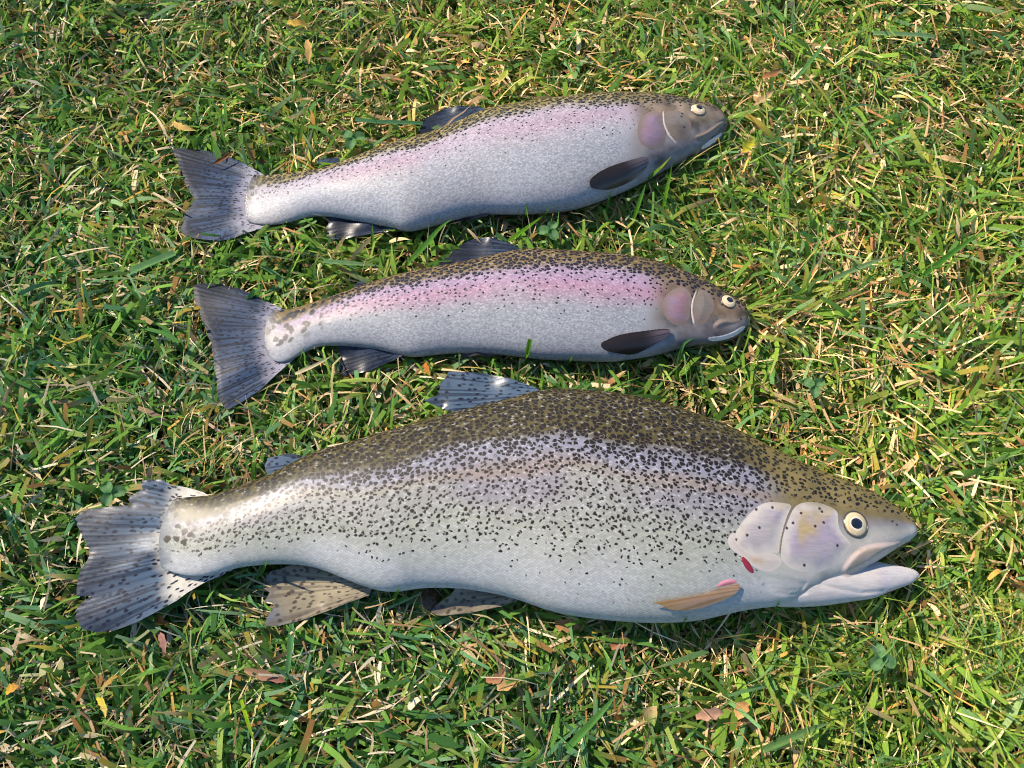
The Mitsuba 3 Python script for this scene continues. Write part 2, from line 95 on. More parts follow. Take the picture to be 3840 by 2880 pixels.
ITEMS=[['grass_blade','grass blade','short bright green blade standing against the belly of the middle trout',[0.1,0.26,0.02],[0.1,0.26,0.02],3.6,[[9.2,19.5,20],[10.7,19.3,39],[13,25.7,51.5]],
  1,0.35],['grass_blade','grass blade','bent pale green blade arching under the chin of the middle trout',[0.1,0.26,0.02],[0.08,0.2,0.1],3.2,[[122.2,4.8,18],[121.3,10.5,30],[121.2,16.4,38],
  [123.1,23.3,47.5],[127.8,27.3,47.5],[134.2,30.5,43.5]],0,0.35],['straw','straw','pale dry straw curling round the mouth of the middle trout',[0.52,0.43,0.26],[0.52,0.43,0.26],1.4,[[175.1,50.7,38],
  [177.6,48.1,29],[174.7,41.5,28],[171.6,39.1,27]],0,0.35],['grass_blade','grass blade','long blade reaching rightwards from below the chin of the uppermost trout',[0.07,0.2,0.05],[0.1,0.26,0.02],
  3,[[137.8,182.9,26],[154.9,184.8,32],[174.7,191.8,33],[193.9,201.1,30]],0,0.35],['grass_blade','grass blade','long upright blade in front of the throat of the uppermost trout',[0.1,0.26,0.02],
  [0.1,0.26,0.02],2.9,[[119.2,144.4,26],[121.7,159.1,36],[125.2,173.9,40],[125.8,179,52]],0,0.35],['grass_blade','grass blade','thin green blade slanting across the throat of the uppermost trout',[0.1,0.26,0.02],
  [0.3,0.33,0.04],2.4,[[108.6,174.2,35],[116,177.7,43.5],[126,187.6,47]],0,0.35],['grass_blade','grass blade','wide pale blue-green blade ending at the dorsal fin of the uppermost trout',[0.08,0.2,0.1],
  [0.08,0.2,0.1],3.8,[[-130.5,237.4,30],[-103.9,233.8,31],[-74.2,233.5,30]],1,0.35],['straw','straw','brown dry straw lying across the dorsal fin of the uppermost trout',[0.34,0.24,0.15],
  [0.4,0.29,0.18],2.4,[[-59.8,204.6,55.5],[-50.7,233.8,33],[-39.8,242.3,34],[-33.3,249.7,35]],0,0.35],['straw','straw','thin bent straw above the dorsal fin of the uppermost trout',[0.52,0.43,0.26],
  [0.4,0.3,0.17],1.7,[[-44.2,253.1,32],[-37.9,259.4,36],[-26.8,264.6,37],[-20.2,270.4,33]],0,0.35],['broad_leaf','leaf','broad green leaf above the tail of the uppermost trout with a brown tip',[0.1,0.21,0.05],
  [0.4,0.2,0.07],7.5,[[-219.6,221.4,33],[-214.3,207.3,35],[-209.6,193.5,30]],0,0.35],['broad_leaf','leaf','smaller green leaf leaning left beside the broad leaf above the uppermost tail',[0.11,0.21,0.06],
  [0.12,0.22,0.06],6.5,[[-221.1,220.9,32],[-222.7,212.1,34],[-225.4,205.7,32]],0,0.35],['dry_leaf','dry leaf','twisted red-brown leaf lying over the tail fin of the uppermost trout',[0.22,0.09,0.04],
  [0.28,0.13,0.05],4.2,[[-242.6,192.2,30],[-234,197.8,32],[-227.3,202.3,33]],0,0.35],['dry_leaf','dry leaf','yellow-green leaf with a tan end above the uppermost trout',[0.28,0.33,0.05],
  [0.55,0.36,0.14],9,[[-4.5,286,34],[-9.9,274,36],[-18.9,270.2,32]],0,0.35],['grass_blade','grass blade','wide cut blade sticking out below the lower tail lobe of the largest trout',[0.1,0.22,0.07],
  [0.12,0.24,0.08],6.5,[[-241.9,-164.2,27],[-236.1,-168.8,30],[-230.6,-173.8,30]],1,0.35],['dry_leaf','dry leaf','pinkish brown leaf curling down from the cut blade below the largest tail',[0.3,0.16,0.14],
  [0.3,0.17,0.13],6,[[-230.6,-174.3,28],[-226.1,-180.8,30],[-224.9,-188.6,28]],0,0.35],['grass_blade','grass blade','tall blue-green blade hanging below the anal fin of the largest trout',[0.1,0.25,0.09],
  [0.11,0.26,0.1],4,[[-143.6,-169,32],[-142.5,-184.5,34],[-143.2,-199,32],[-144.2,-205.3,29]],0,0.35],['dry_leaf','dry leaf','orange-brown leaf above the dorsal fin of the largest trout',[0.4,0.13,0.03],
  [0.38,0.22,0.04],6,[[-64.4,16.9,29],[-62,11.2,31],[-60,6.7,30]],0,0.35],['dry_leaf','dry leaf','crinkled brown leaf touching the belly of the largest trout',[0.3,0.16,0.07],[0.36,0.22,0.1],
  11,[[28.9,-168.5,28],[36.6,-169.9,30],[46.3,-168.1,29]],0,0.35],['dry_leaf','dry leaf','reddish leaf curled below the belly of the largest trout',[0.3,0.12,0.06],[0.36,0.18,0.09],9,[[63.8,-184.1,30],
  [70.6,-180.7,32],[76.1,-179.1,30]],0,0.35],['dry_leaf','dry leaf','tan leaf with a green stalk near the lower edge right of centre',[0.44,0.23,0.09],[0.5,0.3,0.12],10,[[148.3,-217.2,30],
  [143.4,-222,33],[140.7,-227.4,31]],0,0.35],['dry_leaf','dry leaf','pinkish tan leaf lying level left of the green-stalked tan leaf',[0.42,0.23,0.15],[0.46,0.28,0.18],9,[[115.6,-225.9,30],
  [124.6,-223.7,32],[133.5,-223.1,30]],0,0.35],['dry_leaf','dry leaf','short square-ended leaf half tan half green in the lower middle',[0.4,0.28,0.14],[0.14,0.24,0.05],11,[[86.5,-220,32],
  [86.9,-224.3,32],[86.6,-229.3,30]],1,0.35],['grass_blade','grass blade','long straight blade rising diagonally in the lower middle',[0.09,0.24,0.05],[0.11,0.27,0.07],4.6,[[33.8,-244.2,32],
  [44.6,-233.6,35],[55.7,-222.9,36],[66.5,-211.8,34]],0,0.35],['grass_blade','grass blade','broad pale seedy blade slanting in the lower right',[0.13,0.26,0.08],[0.17,0.28,0.1],5,[[155.2,-244.6,32],
  [169.9,-238.5,34],[185.4,-232.9,34],[199.3,-228.7,33]],0,0.35],['dry_leaf','dry leaf','tan folded leaf below the pelvic fin of the largest trout',[0.46,0.28,0.12],[0.36,0.24,0.1],8,[[-9.8,-208.5,31],
  [-2.5,-206.7,33],[4.2,-202.2,32]],0,0.35],['dry_leaf','dry leaf','arched red-brown leaf lower left of the tan folded leaf',[0.32,0.15,0.08],[0.34,0.19,0.1],7,[[-17,-204,30],[-8.8,-202.6,33],
  [-5.1,-194.8,30]],0,0.35],['dry_leaf','dry leaf','long red-brown pointed leaf under the anal fin beside the tall blade',[0.28,0.18,0.1],[0.3,0.12,0.1],8,[[-171.3,-197.6,31],[-159.5,-200.3,33],
  [-150.1,-203,32],[-144.5,-204.7,30]],0,0.35],['dry_leaf','dry leaf','yellow curled leaf in the lower left',[0.5,0.42,0.05],[0.56,0.42,0.14],6,[[-262.6,-214.6,31],[-256.5,-219.4,33],[-254.9,-225.9,31]],
  0,0.35],['dry_leaf','dry leaf','orange rounded leaf beside the cut blade below the largest tail',[0.46,0.2,0.06],[0.46,0.22,0.08],11,[[-236.3,-166.1,26],[-230.6,-167.6,29],[-227.3,-168.8,27]],
  1,0.35],['dry_leaf','dry leaf','small orange leaf at the left edge of the photo below the tails',[0.46,0.28,0.04],[0.44,0.2,0.06],9,[[-320.4,-210.2,32],[-316.2,-209,33],[-313.2,-207.6,32]],
  0,0.35],['dry_leaf','dry leaf','yellow-brown leaf at the top left',[0.46,0.32,0.07],[0.42,0.22,0.06],9,[[-195.8,338.5,34],[-187,335.9,36],[-177.9,336.2,33]],0,0.35],['dry_leaf','dry leaf','upright tan leaf near the top left beside the yellow-brown leaf',[0.42,0.25,0.1],
  [0.4,0.27,0.1],8,[[-177.3,318.7,34],[-174,305,36],[-173.7,294.2,32]],0,0.35],['dry_leaf','dry leaf','broad golden straw-coloured leaf left of the uppermost tail',[0.52,0.36,0.12],[0.48,0.33,0.1],
  8,[[-280,233,33],[-269.3,224.6,35],[-260.4,224.3,32]],0,0.35],['grass_blade','grass blade','straight pale blade slanting above the uppermost tail',[0.17,0.3,0.14],[0.2,0.33,0.17],3.8,[[-284.5,275.4,35],
  [-273.8,288.7,38],[-264.4,306.8,35]],0,0.35],['grass_blade','grass blade','wide cut blade lying left of the middle tail',[0.13,0.27,0.11],[0.14,0.28,0.12],6.6,[[-291.8,90.6,34],[-276,97.5,36],
  [-259.9,107.4,34]],1,0.35],['straw','straw','thin straw at the left between the upper tails and the edge',[0.44,0.33,0.18],[0.46,0.34,0.18],2,[[-370.9,194.5,34],[-360,206.6,37],[-352.2,221.2,35]],
  0,0.35],['straw','straw','pale straw poking out left of the fork of the uppermost tail',[0.52,0.43,0.26],[0.52,0.43,0.26],2.2,[[-286.5,163.9,32],[-271.4,154.2,33],[-257.2,146.1,31]],
  0,0.35],['straw','straw','forked pale straw below the peduncle of the middle trout',[0.52,0.43,0.26],[0.52,0.43,0.26],2.6,[[-158.1,7.2,32],[-145.7,12,34],[-132.3,21.8,32]],0,0.35],['dry_leaf','dry leaf','curled pale leaf at the top right',[0.5,0.36,0.2],
  [0.46,0.28,0.14],5,[[392.5,359.9,34],[381.7,349.8,36],[380,340.1,36],[377.4,336.1,34]],0,0.35],['dry_leaf','dry leaf','rust-brown leaf right of and above the uppermost head',[0.32,0.14,0.06],
  [0.36,0.2,0.09],6.6,[[211.5,278,34],[219.5,279.9,36],[228.8,287.2,34]],0,0.35],['dry_leaf','dry leaf','tan leaf lying to the right of the uppermost snout',[0.46,0.29,0.14],[0.48,0.32,0.15],
  7.5,[[201.6,248.3,34],[207.5,252.7,36],[219.3,263.9,34]],0,0.35],['dry_leaf','dry leaf','tan leaf at the right edge level with the uppermost trout',[0.55,0.38,0.18],[0.5,0.32,0.14],7,[[342.3,196.8,34],
  [350.5,193.8,36],[362,192.6,34]],0,0.35],['dry_leaf','dry leaf','bright yellow leaf right of the uppermost chin',[0.45,0.38,0.03],[0.3,0.34,0.04],10,[[188.2,202.3,33],[192.1,207.1,35],
  [197.8,215,33]],0,0.35],['grass_blade','grass blade','long blade slanting up right above the uppermost snout',[0.1,0.25,0.08],[0.14,0.29,0.1],3.6,[[239.5,275.4,35],[258,297.8,39],[279.8,326.7,35]],
  0,0.35],['grass_blade','grass blade','long dark green blade slanting at the right edge beside the middle trout',[0.06,0.19,0.03],[0.09,0.24,0.04],4.2,[[313.2,87.3,34],[336.5,104.6,38],
  [365.6,126.5,34]],0,0.35],['grass_blade','grass blade','long pale blade lying between the heads of the two upper trout at the right',[0.17,0.3,0.12],[0.22,0.34,0.15],3.8,[[240.6,81.7,35],
  [265.9,93.5,37],[291.8,104,35]],0,0.35],['grass_blade','grass blade','level pale green blade at the top right',[0.18,0.32,0.14],[0.2,0.34,0.16],4,[[312.6,325.5,35],[337.8,322.3,37],[364.9,321.3,35]],
  1,0.35],['grass_blade','grass blade','pale seed-headed blade lying below the uppermost tail',[0.15,0.28,0.12],[0.19,0.31,0.13],3.8,[[-145.5,100.5,33],[-120.4,97.4,35],[-98.3,96.4,32]],
  0,0.35],['grass_blade','grass blade','long arching blade between the uppermost belly and the middle dorsal fin',[0.09,0.24,0.04],[0.1,0.26,0.05],4.4,[[-80.7,102.8,27],[-68,112.9,34],
  [-54.8,128.3,38],[-46.5,133.5,40.5]],0,0.35],['grass_blade','grass blade','lime-coloured blade above the back of the middle trout',[0.1,0.26,0.02],[0.1,0.26,0.02],3.4,[[-3.1,121.9,27],
  [9.4,128.6,33],[23.9,137.7,38.5]],0,0.35],['grass_blade','grass blade','thin lime stem in the lower left',[0.26,0.42,0.02],[0.24,0.4,0.03],2.4,[[-170.4,-215.8,33],[-163.8,-229,36],[-158.4,-242.8,32]],
  0,0.35],['grass_blade','grass blade','short blade overlapping the left part of the belly of the uppermost trout',[0.1,0.26,0.02],[0.07,0.2,0.05],2.4,[[11,143.4,29],[11.4,140.9,41],[11.1,142.6,48]],
  0,0.35],['grass_blade','grass blade','short blade overlapping the middle of the belly of the uppermost trout',[0.1,0.26,0.02],[0.07,0.2,0.05],2.2,[[26.2,144.4,27.5],[27.4,141.9,39.5],
  [28.8,142.6,46.5]],0,0.35],['grass_blade','grass blade','thin blade crossing the pectoral fin edge of the uppermost trout',[0.1,0.26,0.02],[0.07,0.2,0.05],2,[[75.1,149.7,24],[76.3,153.8,36.5],
  [77.1,155.6,47.5]],0,0.35],['grass_blade','grass blade','blade rising past the breast of the uppermost trout right of its pectoral fin',[0.1,0.26,0.02],[0.07,0.2,0.05],3.2,[[96.7,143.4,26],
  [101,154.1,36],[105.7,166.3,40]],0,0.35],['grass_blade','grass blade','upright blade in front of the anal fin of the uppermost trout',[0.1,0.26,0.02],[0.07,0.2,0.05],2.4,[[-109.9,117,26],
  [-108.8,124.2,33],[-108.9,131.4,37]],0,0.35],['grass_blade','grass blade','small blade at the vent of the largest trout left of its pelvic fin',[0.1,0.26,0.02],[0.07,0.2,0.05],3,[[-79,-154.6,26],
  [-75.4,-151.5,38.5],[-70.4,-150,58]],0,0.35],['grass_blade','grass blade','pale notched stem hanging over the upper tail lobe of the uppermost trout',[0.1,0.26,0.02],[0.07,0.2,0.05],
  2.6,[[-244.7,215.3,36],[-243,205.2,36],[-243.5,198.5,31]],0,0.35],['grass_blade','grass blade','thin stem arching onto the upper edge of the uppermost tail',[0.1,0.26,0.02],[0.07,0.2,0.05],
  1.7,[[-242.1,236.8,38],[-234.6,213.5,39],[-230.1,196.7,30]],0,0.35],['grass_blade','grass blade','thin blade lying against the belly of the middle trout near its pectoral fin',[0.1,0.26,0.02],
  [0.07,0.2,0.05],2,[[41.5,16.9,24],[42.4,16.4,35],[44.1,16.7,44]],0,0.35],['grass_blade','grass blade','small blade in front of the throat of the largest trout',[0.1,0.26,0.02],[0.07,0.2,0.05],
  2.6,[[173.3,-161.6,24],[170.7,-160,41],[168.8,-157.7,59]],0,0.35],['grass_blade','grass blade','small blade overlapping the belly of the largest trout below its pectoral fin',[0.1,0.26,0.02],
  [0.07,0.2,0.05],2.6,[[112.4,-172.2,24],[110.5,-169.9,40.5],[109.4,-167.8,59.5]],0,0.35],['grass_blade','grass blade','small blade overlapping the lower peduncle of the largest trout',[0.1,0.26,0.02],
  [0.07,0.2,0.05],2.6,[[-167.6,-135.7,26],[-162.2,-134.5,42],[-155.6,-132.9,59.5]],0,0.35],['grass_blade','grass blade','thin blade overlapping the peduncle of the middle trout',[0.1,0.26,0.02],
  [0.07,0.2,0.05],2,[[-156.6,21.9,26],[-153.1,22.2,36.5],[-151,25.7,40]],0,0.35]]
CLOVER=[[-130.1,212.4,36],[234.4,-191.1,36],[29,125.3,36],[216.7,-4.5,36],[-273.8,-83.1,36]]
CLOD=[-55.5,-153.5,28]


def gauss(v, s):
    """v smoothed along its first axis with a bell s samples wide, the ends held."""
    n = int(3 * s) + 1
    ker = np.exp(-np.linspace(-3, 3, 2 * n + 1) ** 2 / 2)
    return np.convolve(np.pad(v, n, mode='edge'), ker / ker.sum(), 'valid')


class Loft:
    """A fish trunk as a loft: outline y_top(x), y_bottom(x) in the ground plane, thickness ratio k(t), centre height z(t)."""
    def __init__(self, top, bot, kt, zt, expo=2.0, even=1.0):
        top, bot = np.asarray(top, float), np.asarray(bot, float)
        self.x0, self.x1, self.e = max(top[0, 0], bot[0, 0]), min(top[-1, 0], bot[-1, 0]), expo
        u = np.linspace(0, 1, 801)
        x = self.x0 + (self.x1 - self.x0) * u
        yt, yb = PchipInterpolator(top[:, 0], top[:, 1])(x), PchipInterpolator(bot[:, 0], bot[:, 1])(x)
        w = np.clip(np.minimum(u / .03, (1 - u) / .10), 0, 1) * even        # the ends keep their outline
        yt, yb = yt + w * (gauss(yt, 9) - yt), yb + w * (gauss(yb, 9) - yb)
        a = np.maximum((yt - yb) / 2, 1e-5)
        k = gauss(PchipInterpolator(*np.array(kt, float).T)(u), 40)
        b = a * k
        b = b + w * (gauss(b, 34) - b)
        mid = (yt + yb) / 2
        z = gauss(PchipInterpolator(*np.array(zt, float).T)(u), 45)
        self.f = [PchipInterpolator(x, q) for q in (mid, a, b, z)]

    def section(self, x):
        x = np.clip(x, self.x0, self.x1)
        return tuple(f(x) for f in self.f)

    def height(self, x, y, side=1):
        """Height of the upper (or lower) surface above (x, y); nan outside."""
        yc, a, b, z = self.section(x)
        q = 1 - np.abs((y - yc) / a) ** self.e
        ok = (q >= 0) & (x >= self.x0) & (x <= self.x1)
        return np.where(ok, z + side * b * np.maximum(q, 0) ** (1 / self.e), np.nan)



# ---------------------------------------------------------------- helpers
def add(key, mesh, bsdf, smooth=True, uv=None, color=None):
    base, n = key, 0
    while key in scene:
        n += 1
        key = f'{base}_{n:03d}'
    scene[key] = mikit.ply(mesh, bsdf, smooth=smooth, uv=uv, color=color)
    return key


def say(key, label, category=None, group=None, kind=None):
    labels[key] = {k: v for k, v in dict(label=label, category=category, group=group, kind=kind).items() if v}


def lerp(a, b, t):
    return a + (b - a) * t


# ---------------------------------------------------------------- materials
def bend(v, knots):
    """Piecewise linear function of v through the knots (x, y), in drjit."""
    out, last = mi.Float(float(knots[0][1])), 0.0
    for (x0, y0), (x1, y1) in zip(knots[:-1], knots[1:]):
        s = float((y1 - y0) / (x1 - x0))
        out += (s - last) * dr.maximum(v - float(x0), 0)
        last = s
    return out


def skin_fn(P):
    """Trout skin from uv = (length along the fish, girth measured from the middle of the flank), both in metres."""
    def fn(p, n, uv):
        x, s = uv.x, uv.y
        v = dr.sin(dr.clip(s / bend(x, P['half']), -1, 1) * (math.pi / 2))
        t = (x - P['x0']) / (P['x1'] - P['x0'])
        soft = fbm(x * 26, s * 40, P['seed'])
        vv = v + (soft - .5) * .22
        c = mix(P['belly'], P['low'], smoothstep(-.95, -.45, vv))
        c = mix(c, P['flank'], smoothstep(-.55, .0, vv))
        stripe = smoothstep(P['stripe_v'] - P['stripe_w'], P['stripe_v'], vv) * (1 - smoothstep(P['stripe_v'], P['stripe_v'] + P['stripe_w'], vv))
        c = mix(c, P['stripe'], stripe * P['stripe_a'] * smoothstep(.02, .2, t))
        tint = noise(x * 19 + 3, s * 30, P['seed'] + 5)
        c = mix(c, P['tint'], smoothstep(.5, .85, tint) * .45 * (1 - smoothstep(.2, .5, v)))
        c = mix(c, P['painted_sheen'], P['painted_sheen_a'] * smoothstep(.12, .34, vv))  # iridescent upper flank, with the sky reflection painted into its colour
        c = mix(c, P['back'], smoothstep(P['back_v0'], P['back_v1'], vv))
        c = mix(c, P['head'], smoothstep(P['head_t'] - .03, P['head_t'] + .03, t + .03 * v * v) * P['head_a'] * smoothstep(P.get('head_v', -.3), P.get('head_v', -.3) + .6, v))
        c = mix(c, P['chin'], smoothstep(P['head_t'] - .03, P['head_t'] + .06, t) * (1 - smoothstep(-.75, -.2, vv)))
        hm = smoothstep(P['head_t'] - .02, P['head_t'] + .04, t)
        c = c * (1 + hm * P.get('mottle', .35) * (fbm(x * 110, s * 110, P['seed'] + 20) - .5) * 2)
        # scales: each its own brightness, dusky at the rear edge
        d = P['scale']
        a, b = x / d * .62 + s / d, x / d * .62 - s / d
        body = 1 - smoothstep(P['head_t'] - .05, P['head_t'] - .01, t)
        r = cell_rand(a, b, P['seed'])
        fa, fb = a - dr.floor(a), b - dr.floor(b)
        edge = smoothstep(.62, 1.0, dr.maximum(1 - fa, 1 - fb))
        c = c * (1 + body * ((r - .5) * P['glitter'] - .18 * edge))
        c = mix(c, P['painted_glint'], body * smoothstep(.80, .95, r) * (1 - edge) * P['painted_glint_a'] * smoothstep(-.95, -.5, v))  # glints on single scales, painted into the base colour
        # spots: dense and joined on the back, small ticks on the flank, large rounds on the tail root
        wx, ws = (fbm(x * 480, s * 480, 3, 2) - .5) * P['warp'], (fbm(x * 480, s * 480, 9, 2) - .5) * P['warp']
        f = P['spot_f']
        d1, d2, w1 = voronoi((x + wx) * f * .86, (s + ws) * f)
        up = smoothstep(P['spot_v'] - .25, P['spot_v'] + .25, v + (soft - .5) * .3)
        rad = lerp(P['r_flank'], P['r_back'], up) * (.75 + .5 * w1)
        keep = smoothstep(-.04, .04, (lerp(P['keep'], 1.25, up) + .45 * (1 - smoothstep(.08, .45, t))) * smoothstep(P['fade0'], P['fade1'], v) - w1)
        headspots = smoothstep(P['head_t'] - .02, P['head_t'] + .01, t)
        rad = rad * (1 - P.get('head_small', .25) * headspots)
        keep = keep * (1 - headspots * (1 - smoothstep(P.get('head_sv', .25), P.get('head_sv', .25) + .15, v)))
        spot = smoothstep(-.06, .06, dr.minimum(rad - d1, (d2 - d1) * .55 - .05)) * keep
        d3, d4, w3 = voronoi(x * 150 + 7, s * 150)
        tail = (1 - smoothstep(P['tail_t'] - .05, P['tail_t'] + .02, t)) * smoothstep(-.8, -.55, v)
        spot = dr.maximum(spot * (1 - .8 * tail), (1 - smoothstep(.30, .38, d3 + .25 * (noise(x * 700, s * 700) - .5))) * smoothstep(.2, .5, tail) * smoothstep(.15, .2, w3))
        c = mix(P['root'], c, smoothstep(.0, .03, t + .02 * (fbm(x * 120, s * 220, 31) - .5)))
        return mix(c * .73, P['spot'], dr.clip(spot, 0, 1) * P['spot_a'])
    return fn


def scale_bump(d):
    def fn(p, n, uv):
        a, b = uv.x / d * .62 + uv.y / d, uv.x / d * .62 - uv.y / d
        fa, fb = a - dr.floor(a), b - dr.floor(b)
        return dr.maximum(0, 1 - dr.square(fa - .55) * 3 - dr.square(fb - .55) * 3) * (.6 + .4 * cell_rand(a, b, 2)) + .25 * noise(uv.x * 260, uv.y * 260)
    return fn


def wet(color, roughness=.3, metallic=.0, eta=1.55, coat=.6, gloss=.93, bump=None, scale=0.0):
    m = {'type': 'principled', 'base_color': color, 'roughness': roughness, 'metallic': metallic, 'eta': eta, 'clearcoat': coat, 'clearcoat_gloss': gloss}
    if bump:
        m = {'type': 'bumpmap', 'arbitrary': proc(bump, eps=2e-4), 'scale': scale, 'bsdf': m}
    return {'type': 'twosided', 'bsdf': m}


def fin_fn(base, ray, spot, edge, spots=1.0, nray=900.0, freq=(300.0, 170.0), tip=(0.05, 0.1), root=None):
    """Fin membrane from uv = (position across the rays, position along them) in metres."""
    def fn(p, n, uv):
        a, r = uv.x, uv.y
        c = mix(base, edge, smoothstep(tip[0], tip[1], r + .02 * (fbm(a * 60, r * 30) - .5)))
        line = noise(a * nray, r * 14)
        c = mix(c, ray, smoothstep(.4, .75, line) * .75)
        c = c * (.38 + .36 * fbm(a * 60, r * 45, 4))
        d1, d2, w = voronoi(a * freq[0] + .3 * noise(r * 200, a * 200), r * freq[1])
        s = (1 - smoothstep(.16, .34, d1 + .25 * (noise(a * 1100, r * 400) - .5))) * smoothstep(.1, .3, w) * spots
        if root:                                                                 # flesh reaching onto the ray bases
            c = mix(root[0], c, smoothstep(root[1], root[2], r + .008 * (fbm(a * 160, r * 60, 12) - .5)))
        return mix(c, spot, s)
    return fn


# ---------------------------------------------------------------- trout
def mm(a):
    return np.asarray(a, float) / 1000.0


def make_loft(d):
    return Loft(mm(d['top']), mm(d['bot']), d['k'], d['z'])


def loft_mesh(L, nx, nt, grooves=(), root=0.0):
    """Closed skin around the loft, with uv = (x, girth from mid flank); grooves: (polyline, depth, width) pressed into the upper side."""
    u = np.linspace(0, 1, nx)
    x = L.x0 + (L.x1 - L.x0) * (1 - (1 - u) ** 1.7)
    yc, a, b, zc = L.section(x)
    th = np.linspace(0, 2 * np.pi, nt, endpoint=False) - np.pi / 2          # -90 degrees belly, 0 top flank, 90 back
    Y, Z = yc[:, None] + a[:, None] * np.sin(th), zc[:, None] + b[:, None] * np.cos(th)
    fine = np.linspace(-np.pi / 2, np.pi / 2, 181)
    seg = np.sqrt((a[:, None] * np.cos(fine)) ** 2 + (b[:, None] * np.sin(fine)) ** 2) * (fine[1] - fine[0])
    arc = np.cumsum(seg, 1) - seg / 2
    arc -= arc[:, 90:91]
    fold = np.arcsin(np.sin(th))                                             # the lower flank mirrors the upper
    S = np.stack([np.interp(fold, fine, arc[i]) for i in range(nx)])
    X = np.repeat(x[:, None], nt, 1)
    X = X + np.maximum(0, 1 - (x - L.x0) / .03)[:, None] ** 2 * root * (np.sin(th) ** 2)[None]
    P = np.stack([X, Y, Z], -1)
    upper = np.cos(th) > 0.02
    for line, depth, width in grooves:
        g = LineString(mm(line))
        box = g.bounds
        near = (X > box[0] - 4 * width) & (X < box[2] + 4 * width) & (Y > box[1] - 4 * width) & (Y < box[3] + 4 * width) & upper[None]
        i = np.nonzero(near)
        dist = shapely.distance(shapely.points(X[i], Y[i]), g)
        P[i[0], i[1], 2] -= depth * np.exp(-(dist / width) ** 2)
    i, j = np.meshgrid(np.arange(nx - 1), np.arange(nt), indexing='ij')
    q = lambda a_, b_: a_ * nt + b_ % nt
    quads = np.stack([q(i, j), q(i, j + 1), q(i + 1, j + 1), q(i + 1, j)], -1).reshape(-1, 4)
    V = P.reshape(-1, 3)
    F = np.vstack([quads[:, [0, 2, 1]], quads[:, [0, 3, 2]]])
    UV = np.stack([X, S], -1).reshape(-1, 2)
    for row, flip in ((0, False), (nx - 1, True)):                           # caps
        c = len(V)
        V = np.vstack([V, P[row].mean(0), P[row]])
        UV = np.vstack([UV, [x[row], 0], np.stack([X[row], S[row]], 1)])
        r = c + 1 + np.arange(nt)
        tri = np.stack([np.full(nt, c), r, np.roll(r, -1)], 1)
        F = np.vstack([F, tri[:, ::-1] if flip else tri])
    half = list(zip(x[::max(1, nx // 14)], (arc[:, -1] * 1.004)[::max(1, nx // 14)]))
    return (V, F), UV, half


def plane_points(poly, step):
    """Outline and inner points of a polygon with their triangles."""
    ring = np.array(poly.segmentize(step).exterior.coords)[:-1]
    x0, y0, x1, y1 = poly.bounds
    gx, gy = np.meshgrid(np.arange(x0, x1, step), np.arange(y0, y1, step * .87))
    gx = gx + (np.arange(gx.shape[0]) % 2)[:, None] * step / 2
    g = np.stack([gx.ravel(), gy.ravel()], 1)
    g = g[shapely.contains(poly.buffer(-step * .55), shapely.points(g))]
    pts = np.vstack([ring, g])
    tri = Delaunay(pts).simplices
    tri = tri[shapely.contains(poly.buffer(1e-6), shapely.points(pts[tri].mean(1)))]
    e1, e2 = pts[tri[:, 1]] - pts[tri[:, 0]], pts[tri[:, 2]] - pts[tri[:, 0]]
    cross = e1[:, 0] * e2[:, 1] - e1[:, 1] * e2[:, 0]
    tri = np.where((cross < 0)[:, None], tri[:, ::-1], tri)
    return pts, tri[np.abs(cross) > 1e-12], len(ring)


def solid(pts, tri, nring, ztop, zbot):
    n = len(pts)
    up, down = np.column_stack([pts, ztop]), np.column_stack([pts, zbot])
    V = np.vstack([up, down, up[:nring], down[:nring]])                      # the rim has vertices of its own, so that it shades apart
    r = np.arange(nring) + 2 * n
    s, m = np.roll(r, -1), nring
    return V, np.vstack([tri, tri[:, ::-1] + n, np.stack([r, r + m, s], 1), np.stack([s, r + m, s + m], 1)])


def rim_uv(uv, nring):
    return np.vstack([uv, uv, uv[:nring], uv[:nring]])



def rounded(coords, r=0.0004):
    c = mm(coords)
    for _ in range(3):
        n = np.roll(c, -1, 0)
        c = np.stack([c * .75 + n * .25, c * .25 + n * .75], 1).reshape(-1, 2)
    p = Polygon(c).buffer(0)
    p2 = p.buffer(r).buffer(-2 * r).buffer(r)
    p = p if p2.is_empty else p2
    return p if p.geom_type == 'Polygon' else max(p.geoms, key=lambda g: g.area)


def plate(coords, surf, raise_, rim, L, step=.0011, sink=.00008, dome=0.0):
    """A scale, bone or patch that swells out of the skin below it."""
    poly = rounded(coords)
    pts, tri, n = plane_points(poly, step)
    d = shapely.distance(shapely.points(pts), poly.exterior)
    z = surf(pts[:, 0], pts[:, 1])
    ok = np.isfinite(z)
    if not ok.all():
        z[~ok] = z[ok][cKDTree(pts[ok]).query(pts[~ok])[1]] - .001
    t = np.minimum(d / rim, 1)
    zt = z + sink + raise_ * t * t * (3 - 2 * t) + dome * np.minimum(d / max(d.max(), 1e-6), 1)
    return solid(pts, tri, n, zt, z - .0016), rim_uv(np.column_stack([d, (pts[:, 1] - L.section(pts[:, 0])[0]) / L.section(pts[:, 0])[1]]), n)


